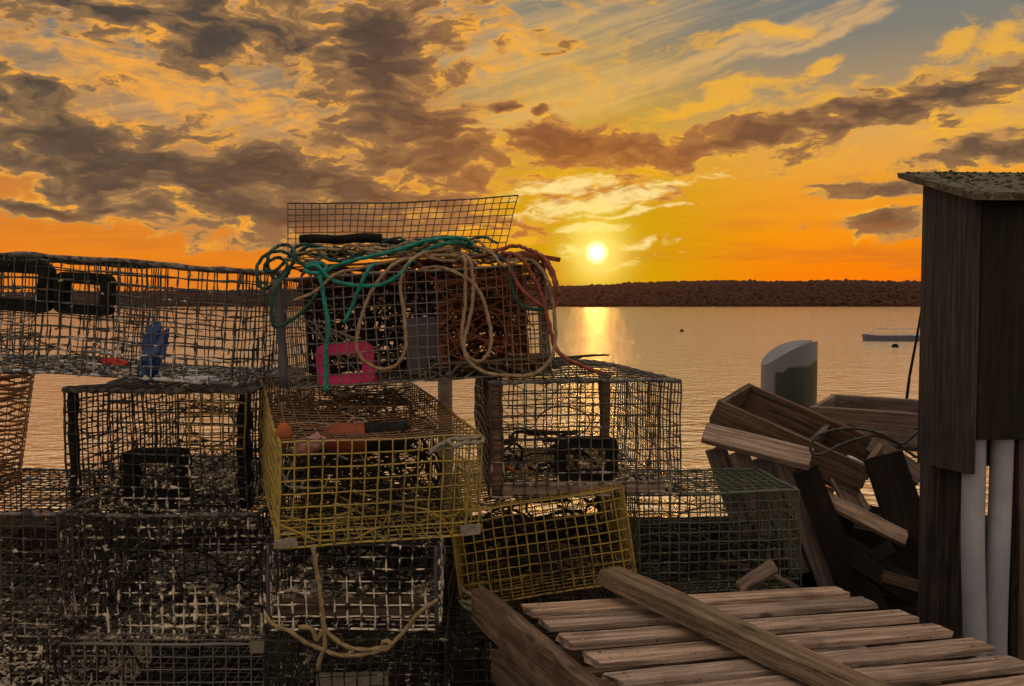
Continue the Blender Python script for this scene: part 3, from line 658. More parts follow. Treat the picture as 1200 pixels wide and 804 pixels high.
# ------------------------------------------------------------------ broken crates beside the shed
def tray(label, O, E1, E2, depth, th, mat, group, bottoms=3, div=()):
    O, E1, E2 = V(O), V(E1), V(E2); e1 = (E1 - O); e2 = (E2 - O); n = e1.cross(e2).normalized()
    if n.z < 0: n = -n
    rt = empty('wooden_crate', Matrix.Translation(O + (e1 + e2) / 2 - n * depth)); tag(rt, label, 'crate', group)
    u1 = e1.normalized(); u2 = e2.normalized(); h = n * (-depth / 2)
    board('side_board', O + h, E1 + h, depth, th, -u2, mat, rt); board('side_board', E2 + h, E2 + e1 + h, depth, th, u2, mat, rt)
    board('end_board', O + h + u1 * th * .6 + u2 * th * .6, E2 + h + u1 * th * .6 - u2 * th * .6, depth - .004, th, -u1, mat, rt)
    board('end_board', E1 + h - u1 * th * .6 + u2 * th * .6, E1 + e2 + h - u1 * th * .6 - u2 * th * .6, depth - .004, th, u1, mat, rt)
    for f in div:
        board('divider', O + e1 * f + h * 1.1 + u2 * th * .6, O + e1 * f + e2 + h * 1.1 - u2 * th * .6, depth * .75, th, u1, mat, rt)
    w = e2.length / (bottoms + .35)
    for k in range(bottoms):
        q = O + e2 * ((k + .5) / bottoms) - n * (depth + th * .52); board('bottom_board', q, q + e1, w * .86, th, n, mat, rt)
    return rt
G1 = 'broken wooden crates by the shed'
O = P(842, 468, 3.7); E1 = P(1019, 547, 3.42); E2 = P(876, 449, 4.08)
tray('open brown crate tipped down to the right on top of the broken heap', O, E1, E2, .13, .024, 'brownwood', G1, 3, (.62,))
O = P(949, 476, 4.2); E1 = P(1110, 487, 4.1); E2 = P(974, 462, 4.55)
tray('open grey crate behind the tipped brown crate, partly hidden by the shed', O, E1, E2, .17, .024, 'greywood', G1, 3)
# pallet leaning on edge
rt = empty('wooden_pallet', Matrix.Translation(P(930, 700, 3.4))); tag(rt, 'narrow broken pallet on edge with short slats under its pale top board', 'pallet')
a, b = P(825, 507, 3.46), P(950, 538, 3.3); board('top_board', a, b, .10, .03, (0, -.75, 1), 'wood', rt)
for k in range(5):
    f = k / 4.; p0 = P(838 + 106 * f, 525 + 24 * f, 3.46 - .12 * f); p1 = P(880 + 122 * f, 640 + 62 * f, 3.50 - .14 * f); board('slat', p0, p1, .085 if k < 4 else .1, .03, (-.3, -1, .25), 'greywood' if k < 4 else 'darkwood', rt)
board('rail', P(900, 640, 3.53), P(1010, 700, 3.42), .08, .03, (-.3, -1, .25), 'darkwood', rt)
board('rail', P(900, 560, 3.56), P(975, 585, 3.48), .08, .03, (-.3, -1, .25), 'brownwood', rt)
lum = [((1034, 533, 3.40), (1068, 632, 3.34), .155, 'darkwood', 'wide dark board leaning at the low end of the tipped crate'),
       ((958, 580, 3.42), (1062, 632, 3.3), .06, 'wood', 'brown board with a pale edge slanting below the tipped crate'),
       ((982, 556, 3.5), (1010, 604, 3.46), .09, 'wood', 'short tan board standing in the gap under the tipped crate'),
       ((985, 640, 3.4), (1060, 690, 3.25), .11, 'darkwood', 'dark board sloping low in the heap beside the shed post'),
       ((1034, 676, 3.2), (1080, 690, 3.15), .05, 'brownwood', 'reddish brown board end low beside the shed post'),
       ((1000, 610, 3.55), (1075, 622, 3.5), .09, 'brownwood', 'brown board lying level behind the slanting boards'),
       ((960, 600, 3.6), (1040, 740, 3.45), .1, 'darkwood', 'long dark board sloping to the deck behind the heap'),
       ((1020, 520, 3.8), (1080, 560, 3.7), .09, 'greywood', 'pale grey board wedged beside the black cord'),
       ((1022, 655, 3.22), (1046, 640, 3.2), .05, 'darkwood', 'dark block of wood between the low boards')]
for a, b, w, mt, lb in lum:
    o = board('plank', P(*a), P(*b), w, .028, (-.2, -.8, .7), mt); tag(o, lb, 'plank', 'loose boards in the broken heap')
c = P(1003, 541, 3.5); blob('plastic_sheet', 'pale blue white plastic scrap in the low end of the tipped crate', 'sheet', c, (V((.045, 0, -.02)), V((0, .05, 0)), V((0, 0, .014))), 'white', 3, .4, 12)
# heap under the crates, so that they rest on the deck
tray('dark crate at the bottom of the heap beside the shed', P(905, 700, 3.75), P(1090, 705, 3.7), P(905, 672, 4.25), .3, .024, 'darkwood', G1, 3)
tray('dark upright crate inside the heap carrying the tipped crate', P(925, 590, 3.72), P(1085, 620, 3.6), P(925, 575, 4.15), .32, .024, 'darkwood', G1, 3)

# ------------------------------------------------------------------ piling behind
def piling(label, px0, px1, ytop0, ytop1, Y, mat, patch=None, z0=-.6, slant=True):
    x0 = P(px0, 430, Y).x; x1 = P(px1, 430, Y).x; r = (x1 - x0) / 2; c = (x0 + x1) / 2
    zt0 = P(px0, ytop0, Y).z; zt1 = P(px1, ytop1, Y).z
    rt = empty('piling', Matrix.Translation((c, Y, z0))); tag(rt, label, 'piling'); mb = MB(); n = 40; m = 26
    for j in range(m + 1):
        for i in range(n):
            th = 2 * pi * i / n; X, Yy = cos(th) * r, sin(th) * r
            f = (cos(th) + 1) / 2; top = zt0 + (zt1 - zt0) * (1 - (1 - f) ** 2.2) - (.03 if f > .985 else 0)
            z = (top - z0) * (j / m); mb.v.append(V((X, Yy, z)))
    for j in range(m):
        for i in range(n): mb.f.append((j * n + i, j * n + (i + 1) % n, (j + 1) * n + (i + 1) % n, (j + 1) * n + i))
    top0 = m * n; mb.v.append(V((0, 0, sum(v.z for v in mb.v[top0:top0 + n]) / n + .01)))
    for i in range(n): mb.f.append((top0 + i, top0 + (i + 1) % n, len(mb.v) - 1))
    mb.build('post', mat, rt, smooth=False, bevel=0); return rt, r, zt0 - z0
m, g, b = newmat('painted_piling_with_tar')
tc = g.node('ShaderNodeTexCoord').outputs['Object']; s3 = g.sep(tc)
edge = g.m('ADD', g.m('MULTIPLY', g.noise(tc, 11, 6, .7), .12), g.m('MULTIPLY', s3[0], .28))
zt = P(905, 432, 5.3).z + .6
f = g.m('MULTIPLY', g.smooth(g.m('SUBTRACT', s3[2], edge), zt - .035, zt - .05), g.smooth(s3[0], -.13, -.115))
n1 = g.noise(tc, 14, 5, .65)
g.put(b.inputs['Base Color'], g.mix(f, g.mix(n1, C(.10, .11, .13), C(.14, .15, .175)), g.mix(n1, C(.012, .017, .01), C(.03, .035, .02))))
b.inputs['Roughness'].default_value = .6; bump(g, b, n1, .3, .01); M['piling'] = m
piling('pale grey painted piling with a curved slanted top and dark tar patch', 893, 956, 428, 399, 5.3, 'piling')
piling('grey wooden piling behind the yellow trap', 513, 530, 436, 436, 5.0, 'greywood')

# ------------------------------------------------------------------ shed and pipes
rt = empty('shed', Matrix.Translation((1.9, 2.8, DECK))); tag(rt, 'weathered wooden utility shed on posts with a mossy sloping roof at the right', 'shed')
xl = .539 * 2.65; yf, yb = 2.65, 2.99
def zz(py, Y): return P(1100, py, Y).z
def prism(name, pts, ext, mat, parent):           # polygon extruded by vector, local x along the board's length
    mb = MB(); n = len(pts); pts = [V(p) for p in pts]; c = sum(pts, V()) / n
    mb.v = [p - c for p in pts] + [p - c + V(ext) for p in pts]
    mb.f = [tuple(range(n))[::-1], tuple(range(n, 2 * n))] + [(i, (i + 1) % n, n + (i + 1) % n, n + i) for i in range(n)]
    # rotate so the board's grain (local x) runs up
    Rm = Matrix.Rotation(radians(-90), 4, 'Y'); mb.v = [Rm.inverted() @ v for v in mb.v]
    o = mb.build(name, mat, parent, bevel=.003); o.matrix_basis = parent.matrix_basis.inverted() @ Matrix.Translation(c) @ Rm; return o
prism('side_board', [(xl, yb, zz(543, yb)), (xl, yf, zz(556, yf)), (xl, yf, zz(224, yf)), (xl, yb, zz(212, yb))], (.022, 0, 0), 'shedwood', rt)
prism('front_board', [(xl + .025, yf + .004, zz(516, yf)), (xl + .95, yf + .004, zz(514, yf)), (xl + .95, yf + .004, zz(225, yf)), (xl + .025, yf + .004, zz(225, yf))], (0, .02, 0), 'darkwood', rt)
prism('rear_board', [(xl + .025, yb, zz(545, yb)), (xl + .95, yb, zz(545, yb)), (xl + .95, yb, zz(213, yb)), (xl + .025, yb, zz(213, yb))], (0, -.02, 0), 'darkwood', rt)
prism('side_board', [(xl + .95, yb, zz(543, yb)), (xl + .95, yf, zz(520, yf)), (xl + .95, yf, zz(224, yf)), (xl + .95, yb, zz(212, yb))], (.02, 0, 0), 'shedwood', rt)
# roof: one mossy board sheet sloping to the front
nx, ny = 20, 8; mb = MB()
z0, z1 = P(1137, 226, 2.58).z, P(1056, 202, 3.09).z
for top in (1, 0):
    for j in range(ny + 1):
        for i in range(nx + 1):
            x = 1.386 + 1.05 * i / nx; y = 2.58 + .51 * j / ny; z = z0 + (z1 - z0) * j / ny + (0 if top else -.022)
            p = V((x, y, z)) + noise.noise_vector(V((x * 9, y * 9, top))) * .004; mb.v.append(p - V((1.9, 2.8, DECK)))
k = (nx + 1) * (ny + 1)
for j in range(ny):
    for i in range(nx):
        q = j * (nx + 1) + i; mb.f.append((q, q + 1, q + nx + 2, q + nx + 1)); mb.f.append((k + q, k + q + nx + 1, k + q + nx + 2, k + q + 1))
for i in range(nx):
    for q in (i, ny * (nx + 1) + i): mb.f.append((q, k + q, k + q + 1, q + 1) if q < nx + 1 else (q, q + 1, k + q + 1, k + q))
for j in range(ny):
    for q in (j * (nx + 1), j * (nx + 1) + nx): mb.f.append((q, q + nx + 1, k + q + nx + 1, k + q))
mb.build('roof', 'roof', rt)
mb = MB()
for i in range(420):
    x, j = R.uniform(1.39, 2.40), R.random(); y = 2.585 + .5 * j; mb.bit(V((x, y, z0 + (z1 - z0) * j + .001)) - V((1.9, 2.8, DECK)), R.uniform(.004, .013), .5)
tag(mb.build('roof_moss', 'moss', rt), kind='stuff')
pz = lambda x: V((x, 0, 0))
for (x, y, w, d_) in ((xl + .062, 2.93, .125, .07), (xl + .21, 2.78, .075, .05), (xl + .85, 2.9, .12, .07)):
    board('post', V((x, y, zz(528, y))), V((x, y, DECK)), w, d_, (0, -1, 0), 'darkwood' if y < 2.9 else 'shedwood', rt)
def pipe(label, pts, r):
    mb = MB(); mb.tube(spline([P(*p) for p in pts], .03), r, 20); tag(mb.build('drain_pipe', 'pipe', None, smooth=True), label, 'pipe', 'white pipes under the shed')
pipe('left white plastic pipe coming down under the shed', [(1142, 500, 2.72), (1141, 560, 2.72), (1140, 640, 2.70), (1142, 720, 2.69), (1143, 790, 2.69), (1144, 912, 2.69)], .035)
pipe('right white plastic pipe coming down under the shed, leaning left', [(1175, 500, 2.72), (1173, 560, 2.72), (1170, 640, 2.70), (1167, 720, 2.69), (1166, 790, 2.69), (1165, 912, 2.69)], .034)
o = board('post', P(1205, 505, 2.74), V((P(1193, 790, 2.74).x + .03, 2.74, DECK)), .09, .06, (0, -1, 0), 'brownwood', rt)
# slanting rod by the water
mb = MB(); mb.tube([P(1061, 480, 4.6), P(1066, 440, 4.6), P(1074, 398, 4.6), P(1082, 350, 4.6)], [.009, .008, .007, .006], 6); tag(mb.build('rod', 'rubber', None), 'thin dark rod slanting up behind the grey crate', 'rod')

# ------------------------------------------------------------------ wharf deck, water, far shore
mb = MB(); y = -4.; k = 0
while y < 4.75:
    w = .145; mb.box((0 + R.uniform(-.03, .03), y + w / 2, DECK - .02 + R.uniform(-.002, .002)), (7, 0, 0), (0, w / 2 - .004, 0), (0, 0, .02)); y += w
for x in (-5.5, -3.3, -1.1, 1.1, 3.3, 5.5): mb.box((x, .4, DECK - .14), (.06, 0, 0), (0, 4.3, 0), (0, 0, .098))
for x in (-5.5, -1.1, 3.3):
    for y in (-3, .6, 4.4): mb.box((x, y, .3), (.13, 0, 0), (0, .13, 0), (0, 0, 1.46))
tag(mb.build('wharf_deck', 'deckwood'), kind='structure')
o = board('added_shade_kerb', (-6.9, 4.62, DECK + .16), (6.9, 4.62, DECK + .16), .2, .32, (0, 0, 1), 'deckwood', warp=.01, chip=.02); tag(o, 'added dark timber kerb on the wharf edge, shading the deck behind the traps', 'kerb')  # kerb added to block the low sun and darken what shows behind the traps
m, g, b = newmat('sea_water')
geo = g.node('ShaderNodeNewGeometry').outputs['Position']
b.inputs['Base Color'].default_value = (.97, .73, .43, 1); b.inputs['Metallic'].default_value = .88; b.inputs['Roughness'].default_value = .08; b.inputs['IOR'].default_value = 1.6
p1 = g.noise(g.mapping(geo, (.95, 1.7, 1)), 1.0, 4, .6, .4); p2 = g.noise(g.mapping(geo, (.16, .3, 1)), 1.0, 3, .55, .3); p3 = g.noise(g.mapping(geo, (.012, .03, 1)), 1.0, 3, .5)
p0 = g.noise(g.mapping(geo, (3.4, 5.0, 1)), 1.0, 3, .6, .5)
hgt = g.m('ADD', g.m('ADD', g.m('MULTIPLY', p0, .13), g.m('MULTIPLY', p1, .85)), g.m('ADD', g.m('MULTIPLY', p2, .5), g.m('MULTIPLY', p3, 1.6)))
bump(g, b, hgt, .36, 1.)
M['water'] = m
mb = MB(); S = 9000; mb.v = [V((-S, -S, 0)), V((S, -S, 0)), V((S, S, 0)), V((-S, S, 0))]; mb.f = [(0, 1, 2, 3)]
tag(mb.build('water', 'water'), kind='structure')
# far shore: a low ridge, and the wood on it
M['hill'] = mat_plain('dark_earth', C(.022, .008, .003), C(.016, .006, .003), .95, .05, 0)
M['trees'] = mat_plain('far_foliage', C(.022, .008, .003), C(.016, .006, .003), .95, .05, 0)
SY = 1500.
prof = [(-2600, 14), (-900, 16), (-500, 20), (0, 24), (60, 25), (130, 25), (200, 27), (270, 31), (340, 32), (420, 33), (500, 32), (580, 32), (700, 33), (900, 30), (1300, 26), (2600, 18)]
def ridge(x):
    for (x0, h0), (x1, h1) in zip(prof, prof[1:]):
        if x0 <= x <= x1: f = (x - x0) / (x1 - x0); return (h0 + (h1 - h0) * f) * 1.42 + 1.8 * noise.noise(V((x * .02, 3, 0)))
    return 14
mb = MB(); nx, ny = 200, 8
for j in range(ny + 1):
    for i in range(nx + 1):
        x = -2600 + 5200 * i / nx; f = j / ny; z = -1 + (ridge(x) + 1) * sin(f * pi / 2) if j <= ny else 0
        mb.v.append(V((x, SY + 260 * f, z)))
for j in range(ny):
    for i in range(nx): q = j * (nx + 1) + i; mb.f.append((q, q + 1, q + nx + 2, q + nx + 1))
tag(mb.build('hills', 'hill', None, smooth=True), kind='structure')
mb = MB()
for k in range(20000):
    x = R.uniform(-1700, 1500); f = R.random(); y = SY + 1 + 259 * f; z = (ridge(x)) * sin(f * pi / 2) - 1
    h = R.uniform(5, 9) * (1.3 if R.random() < .05 else 1) ; r = h * R.uniform(.5, .95); b0 = len(mb.v); n = 5
    a0 = R.uniform(0, 6)
    for (ff, rr) in ((0, .7), (.4, 1.), (.8, .5)):
        for i in range(n): mb.v.append(V((x + cos(a0 + i * 2 * pi / n) * r * rr * R.uniform(.7, 1.2), y + sin(a0 + i * 2 * pi / n) * r * rr, z + h * ff)))
    mb.v.append(V((x + R.uniform(-.4, .4), y, z + h)))
    for j in range(2):
        for i in range(n): mb.f.append((b0 + j * n + i, b0 + j * n + (i + 1) % n, b0 + (j + 1) * n + (i + 1) % n, b0 + (j + 1) * n + i))
    for i in range(n): mb.f.append((b0 + 2 * n + i, b0 + 2 * n + (i + 1) % n, b0 + 3 * n))
tag(mb.build('far_wood', 'trees', None, smooth=True), 'dark wooded shore across the water', 'woods', kind='stuff')

# moored boat and buoys
by = 83.; bx0 = P(1013, 395, by).x; bx1 = bx0 + 7.5
rt = empty('work_boat', Matrix.Translation(((bx0 + bx1) / 2, by, 0))); tag(rt, 'low blue boat with a rail moored on the water left of the shed', 'boat')
mb = MB(); L = bx1 - bx0; n = 24
for i in range(n + 1):
    f = i / n; x = -L / 2 + L * f; w = 1.1 * min(1, (f * 4 + .12)) ** .6; k = .25 * (1 - min(1, f * 3)) 
    for (yy, z) in ((-w, .56 + k * .3), (-w * .85, -.1), (w * .85, -.1), (w, .56 + k * .3)): mb.v.append(V((x + (.0 if z < .5 else -k * .6), yy, z)))
for i in range(n):
    for k in range(4): mb.f.append((i * 4 + k, i * 4 + (k + 1) % 4, i * 4 + 4 + (k + 1) % 4, i * 4 + 4 + k))
mb.f += [(0, 1, 2, 3), tuple(n * 4 + k for k in (3, 2, 1, 0))]; mb.build('hull', 'hull', rt)
mb = MB(); pts = [V((-L / 2 + .1 + (L - .1) * i / n, -1.1 * min(1, (i / n * 4 + .12)) ** .6, .62)) for i in range(n + 1)]; mb.tube(pts, .12, 6); mb.build('gunwale', 'hullw', rt)
mb = MB(); mb.tube([(-L / 2 + .35, -.5, .7), (-L / 2 + .6, -.7, 1.16), (-L / 2 + 1.2, -.95, 1.2), (L / 2 - .2, -1.0, 1.2)], .06, 6)
for k in range(1, 5): x = -L / 2 + 1.2 + k * 1.2; mb.tube([(x, -1.0, .7), (x, -1.0, 1.2)], .03, 5)
mb.build('rail', 'hullw', rt)
for (px, py, lb) in ((799, 388.5, 'small dark mooring buoy on the water below the far shore'), (1049, 407, 'small dark mooring buoy below the blue boat')):
    p = PH(px, py, 3.5); o = blob('mooring_buoy', lb, 'buoy', (p.x, p.y, .08), (V((.28, 0, 0)), V((0, .28, 0)), V((0, 0, .22))), 'black', 2, .05)

# ------------------------------------------------------------------ haze
HAZE = True
if HAZE:
    m = bpy.data.materials.new('haze_air'); m.use_nodes = True; nt = m.node_tree; nt.nodes.clear()
    out = nt.nodes.new('ShaderNodeOutputMaterial'); pv = nt.nodes.new('ShaderNodeVolumePrincipled')
    pv.inputs['Color'].default_value = (1, .42, .16, 1); pv.inputs['Density'].default_value = .00003; pv.inputs['Anisotropy'].default_value = .9
    nt.links.new(pv.outputs[0], out.inputs['Volume']); M['haze'] = m
    mb = MB(); mb.box((0, 400, 44), (2700, 0, 0), (0, 1500, 0), (0, 0, 45.5)); tag(mb.build('haze', 'haze'), kind='stuff')

# ------------------------------------------------------------------ sky and sun
def azel(px, py):
    r = ray(px, py).normalized(); return atan2(r.x, r.y), math.asin(r.z)
SAZ, SEL = azel(699, 296)
w = bpy.data.worlds.new('World'); SC.world = w; w.use_nodes = True
g = NT(w.node_tree); bg = w.node_tree.nodes['Background']
sky = g.node('ShaderNodeTexSky', sky_type='NISHITA'); sky.sun_disc = False; sky.sun_elevation = SEL; sky.sun_rotation = SAZ
d = g.node('ShaderNodeTexCoord').outputs['Generated']; sx, sy, sz = g.sep(d)
az = g.m('ARCTAN2', sx, sy); el = g.m('ARCSINE', sz)
vec0 = g.comb(az, el)
wn = g.node('ShaderNodeVectorMath', operation='MULTIPLY_ADD'); g.put(wn.inputs[0], g.noise(g.mapping(vec0, (7, 13, 1)), 1, 4, .6, col=True)); wn.inputs[1].default_value = (.11, .06, 0); wn.inputs[2].default_value = (-.055, -.03, 0)
wadd = g.node('ShaderNodeVectorMath', operation='ADD'); g.put(wadd.inputs[0], vec0); g.put(wadd.inputs[1], wn.outputs[0])
waz, wel, _ = g.sep(wadd.outputs[0])
def blobs(L, lo=-1.9):
    res = None
    for (px, py, rx, ry, ang, wt) in L:
        a, e = azel(px, py); c, s = cos(radians(ang)), sin(radians(ang))
        du = g.m('SUBTRACT', waz, a); dv = g.m('SUBTRACT', wel, e)
        u = g.m('MULTIPLY', g.m('MULTIPLY_ADD', dv, s / c, du), c * 1000 / rx)
        v = g.m('MULTIPLY', g.m('MULTIPLY_ADD', du, -s / c, dv), c * 1000 / ry)
        q = g.m('MULTIPLY_ADD', u, u, g.m('MULTIPLY', v, v))
        x = g.m('MULTIPLY', g.m('SUBTRACT', 1., g.m('SQRT', q)), wt)
        res = x if res is None else g.m('MAXIMUM', res, x)
    return g.m('MAXIMUM', res, lo)
# --- clear sky by height, left and right of the sun
def skr(stops):
    return [(azel(600, y)[1] / .5, srgb(*c)) for y, c in stops]
eln = g.m('MULTIPLY', g.m('MAXIMUM', el, 0.), 2.0, clamp=True)
rr = g.ramp(eln, skr([(357, (253, 120, 4)), (330, (254, 126, 4)), (280, (250, 146, 12)), (220, (240, 160, 48)), (170, (222, 165, 84)), (120, (172, 143, 104)), (60, (130, 126, 114)), (0, (116, 122, 120)), (-150, (120, 124, 128))]))
rl = g.ramp(eln, skr([(357, (228, 128, 40)), (310, (238, 134, 28)), (270, (226, 134, 42)), (220, (196, 124, 62)), (170, (160, 118, 80)), (100, (142, 121, 98)), (50, (112, 117, 116)), (0, (92, 110, 122)), (-150, (115, 122, 132))]))
lr = g.smooth(az, azel(400, 300)[0], azel(650, 300)[0])
base = g.mix(lr, rl, rr)
# --- glow round the sun
sd = (cos(SEL) * sin(SAZ), cos(SEL) * cos(SAZ), sin(SEL))
dot = g.node('ShaderNodeVectorMath', operation='DOT_PRODUCT'); g.put(dot.inputs[0], d); dot.inputs[1].default_value = sd
ang = g.m('ARCCOSINE', g.m('MINIMUM', dot.outputs['Value'], 1.))
da = g.m('SUBTRACT', az, SAZ); de = g.m('SUBTRACT', el, SEL)
ell = g.m('SQRT', g.m('MULTIPLY_ADD', da, da, g.m('MULTIPLY', g.m('MULTIPLY', de, de), .55)))
glow = g.m('EXPONENT', g.m('MULTIPLY', g.m('MULTIPLY', ell, ell), -1 / .125 ** 2))
base = g.mix(g.m('MULTIPLY', glow, .92), base, srgb(206, 160, 0))
# --- clouds
fb = g.noise(g.mapping(wadd.outputs[0], (13, 32, 1), (3.1, 1.7, 0)), 1, 10, .57, .0)
fb2 = g.noise(g.mapping(wadd.outputs[0], (30, 80, 1), (8.1, 4.7, 0)), 1, 8, .6, .1)
fs = g.noise(g.mapping(vec0, (5, 44, 1), (1.3, 2.2, 0)), 1, 6, .6, .4)
fbc = g.m('MULTIPLY', g.m('SUBTRACT', fb, .5), 3.1)
fbd = g.m('MULTIPLY', g.m('SUBTRACT', fb2, .5), 1.9)
dark = blobs(lo=-1.25, L=[(270, 205, 300, 46, -6, 1.15), (90, 170, 150, 50, -12, 1.0), (445, 60, 110, 80, -70, 1.05), (250, 40, 105, 32, 4, .95), (490, 165, 95, 70, -20, 1.05), (340, 255, 230, 32, -4, .95),
              (300, 30, 250, 40, 0, .8), (660, 160, 70, 30, 0, 1.0), (720, 178, 130, 24, 4, .9), (880, 152, 150, 20, 9, .85), (1060, 124, 170, 24, 12, .9), (1170, 180, 110, 16, 6, .75), (50, 242, 90, 11, -3, .9), (150, 244, 70, 8, -4, .8),
              (1045, 262, 62, 15, 3, 1.0), (1020, 222, 60, 9, 4, .75), (30, 100, 80, 20, -25, .8), (700, 215, 60, 14, 0, .4), (120, 215, 120, 22, -8, .9), (640, 125, 18, 6, 0, .9), (585, 118, 26, 9, 0, .8)])
D = g.m('ADD', dark, g.m('ADD', fbc, g.m('MULTIPLY', fbd, .55)))
D = g.m('ADD', D, .06)
cover = g.smooth(D, -.22, .22)
Dt = g.m('ADD', D, g.m('MULTIPLY', fbd, .45))
mid = g.smooth(Dt, .06, .34)
thick = g.smooth(Dt, .22, .95)
lit = blobs([(170, 95, 190, 36, -10, 1.0), (330, 130, 170, 26, -14, .95), (520, 90, 90, 60, 10, .6), (400, 225, 120, 12, 8, .7), (60, 235, 120, 22, -4, .8), (1190, 52, 40, 24, 10, 1.25), (1123, 52, 34, 13, 8, 1.25), (868, 38, 62, 14, 4, 1.1), (948, 76, 20, 11, 20, 1.2),
             (840, 114, 90, 16, 8, 1.05), (1085, 92, 140, 18, 10, 1.05), (935, 126, 130, 20, 9, 1.1), (700, 205, 110, 13, 4, .8), (1150, 152, 120, 18, 8, .7), (50, 40, 60, 14, 0, .6), (560, 60, 120, 70, 0, .45)])
E = g.m('ADD', lit, g.m('ADD', g.m('MULTIPLY', fbc, 1.1), g.m('MULTIPLY', fbd, 1.7)))
litm = g.smooth(E, -.15, 1.0)
cir = blobs([(240, 130, 200, 60, -8, .35), (660, 118, 190, 26, 14, 1.), (820, 72, 220, 12, 18, 1.1), (930, 42, 160, 7, 17, .9), (620, 60, 150, 60, 10, .55), (700, 30, 150, 30, 6, .5)])
ca_, sa_ = cos(radians(15)), sin(radians(15))
ru = g.m('MULTIPLY_ADD', az, ca_, g.m('MULTIPLY', el, sa_)); rv = g.m('MULTIPLY_ADD', el, ca_, g.m('MULTIPLY', az, -sa_))
cirn = g.m('MULTIPLY', g.m('SUBTRACT', g.noise(g.comb(g.m('MULTIPLY', ru, 5.), g.m('MULTIPLY_ADD', rv, 85., g.m('MULTIPLY', fb, 1.2))), 1, 7, .62, .3), .5), 2.6)
cirm = g.smooth(g.m('ADD', cir, g.m('MULTIPLY', cirn, .75)), -.3, .85)
nearS = g.m('EXPONENT', g.m('MULTIPLY', ang, -1 / .14))
warm = g.smooth(el, azel(600, 60)[1], azel(600, 240)[1])
right = g.smooth(az, -.1, .3)
c_lit = g.mix(nearS, g.mix(right, srgb(250, 170, 60), srgb(246, 178, 56)), srgb(250, 184, 6))
c_dark = g.mix(warm, srgb(70, 66, 60), srgb(92, 75, 60)); c_dark = g.mix(g.smooth(el, azel(0, 300)[1], azel(0, 235)[1], 1., 0.), c_dark, srgb(196, 108, 40)); c_dark = g.mix(g.m('MULTIPLY', nearS, .95), c_dark, srgb(205, 112, 10))
mott = g.m('MULTIPLY_ADD', g.m('SUBTRACT', fb2, .5), 1.3, 1.0)
cd_ = g.node('ShaderNodeVectorMath', operation='SCALE'); g.put(cd_.inputs[0], c_dark); g.put(cd_.inputs['Scale'], mott)
base = g.mix(g.m('MULTIPLY', glow, .75), base, srgb(206, 162, 0))
col = g.mix(g.m('MULTIPLY', cirm, .72), base, g.mix(nearS, srgb(226, 176, 116), srgb(240, 190, 8)))
strk = g.m('MULTIPLY', g.smooth(fs, .45, .70), g.smooth(el, .18, .02, 0., .55)); col = g.mix(strk, col, srgb(190, 104, 40))
col = g.mix(g.m('MULTIPLY', litm, .78), col, c_lit)
c_rim = g.mix(g.smooth(g.noise(g.mapping(vec0, (16, 40, 1), (5.5, 2.2, 0)), 1, 4, .6), .42, .62), g.mix(nearS, srgb(186, 138, 84), srgb(240, 160, 10)), c_lit)
c_mid = g.mix(nearS, srgb(142, 110, 76), srgb(225, 130, 10))
col = g.mix(cover, col, g.mix(thick, g.mix(mid, c_rim, c_mid), cd_.outputs[0]))
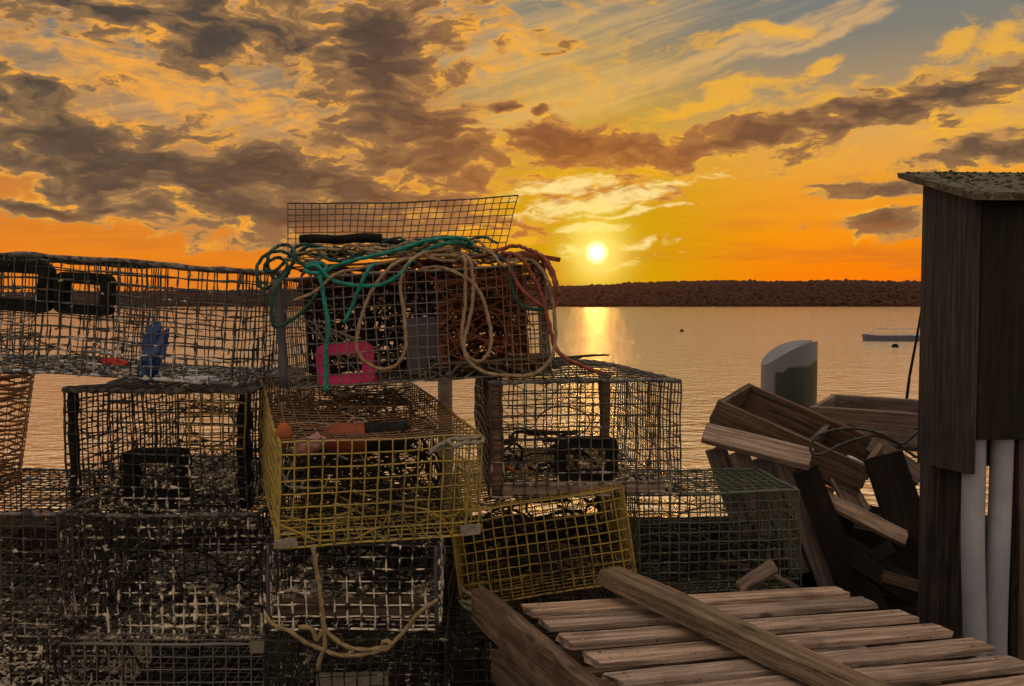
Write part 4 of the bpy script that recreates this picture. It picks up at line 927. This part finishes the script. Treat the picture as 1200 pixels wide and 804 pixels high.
# --- bright cloud edges over the sun and the sun itself
hot = blobs([(690, 238, 95, 15, 10, 1.35), (668, 214, 65, 10, 8, 1.2), (640, 222, 60, 7, 5, .9), (770, 214, 80, 5, 8, .8), (720, 250, 90, 4, 6, 1.1), (693, 270, 44, 9, 2, 1.6), (760, 290, 26, 6, 8, .9), (672, 294, 18, 6, 0, .8), (730, 306, 40, 3, 4, .5)])
fbh = g.m('MULTIPLY', g.m('SUBTRACT', g.noise(g.mapping(vec0, (38, 95, 1), (2.1, 9.7, 0)), 1, 7, .65, .8), .5), 3.2)
hm = g.smooth(g.m('ADD', hot, fbh), -.15, 1.0)
col = g.mix(g.m('MULTIPLY', hm, .9), col, (1.05, .80, .30, 1))
pil = g.m('EXPONENT', g.m('MULTIPLY_ADD', g.m('MULTIPLY', da, da), -1 / .032 ** 2, g.m('MULTIPLY', g.m('MULTIPLY', de, de), -1 / .05 ** 2)))
col = g.mix(g.m('MULTIPLY', pil, .55), col, (1.0, .72, .02, 1))
disc = g.smooth(ang, .0155, .0030); halo = g.m('EXPONENT', g.m('MULTIPLY', g.m('MULTIPLY', ang, ang), -1 / .030 ** 2))
col = g.mix(g.m('MULTIPLY', halo, .8), col, (1.3, 1.0, .25, 1)); col = g.mix(disc, col, (2.6, 2.1, 1.1, 1))
# --- the sky above the frame and behind the camera: soft broken cloud, brightened and warmed as fill light
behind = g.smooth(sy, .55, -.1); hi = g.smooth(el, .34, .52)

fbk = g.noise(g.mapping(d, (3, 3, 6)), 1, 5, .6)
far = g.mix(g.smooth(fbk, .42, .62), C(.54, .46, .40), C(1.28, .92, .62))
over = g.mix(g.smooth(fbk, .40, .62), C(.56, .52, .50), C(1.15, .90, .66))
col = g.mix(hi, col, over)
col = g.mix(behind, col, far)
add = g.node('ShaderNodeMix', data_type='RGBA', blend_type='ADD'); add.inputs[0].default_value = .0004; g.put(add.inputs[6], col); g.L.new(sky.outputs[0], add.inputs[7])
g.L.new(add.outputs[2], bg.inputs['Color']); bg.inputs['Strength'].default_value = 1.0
ld = bpy.data.lights.new('sun', 'SUN'); ld.energy = .04; ld.angle = radians(1.6); ld.color = (1., .42, .08)
lo = bpy.data.objects.new('sun', ld); COL.objects.link(lo)
lo.rotation_euler = V(sd).to_track_quat('Z', 'Y').to_euler(); lo.location = (20, 60, 30)
SC.cycles.max_bounces = 6; SC.cycles.transparent_max_bounces = 4; SC.cycles.volume_bounces = 0; SC.cycles.use_denoising = True
SC.cycles.sample_clamp_indirect = 4
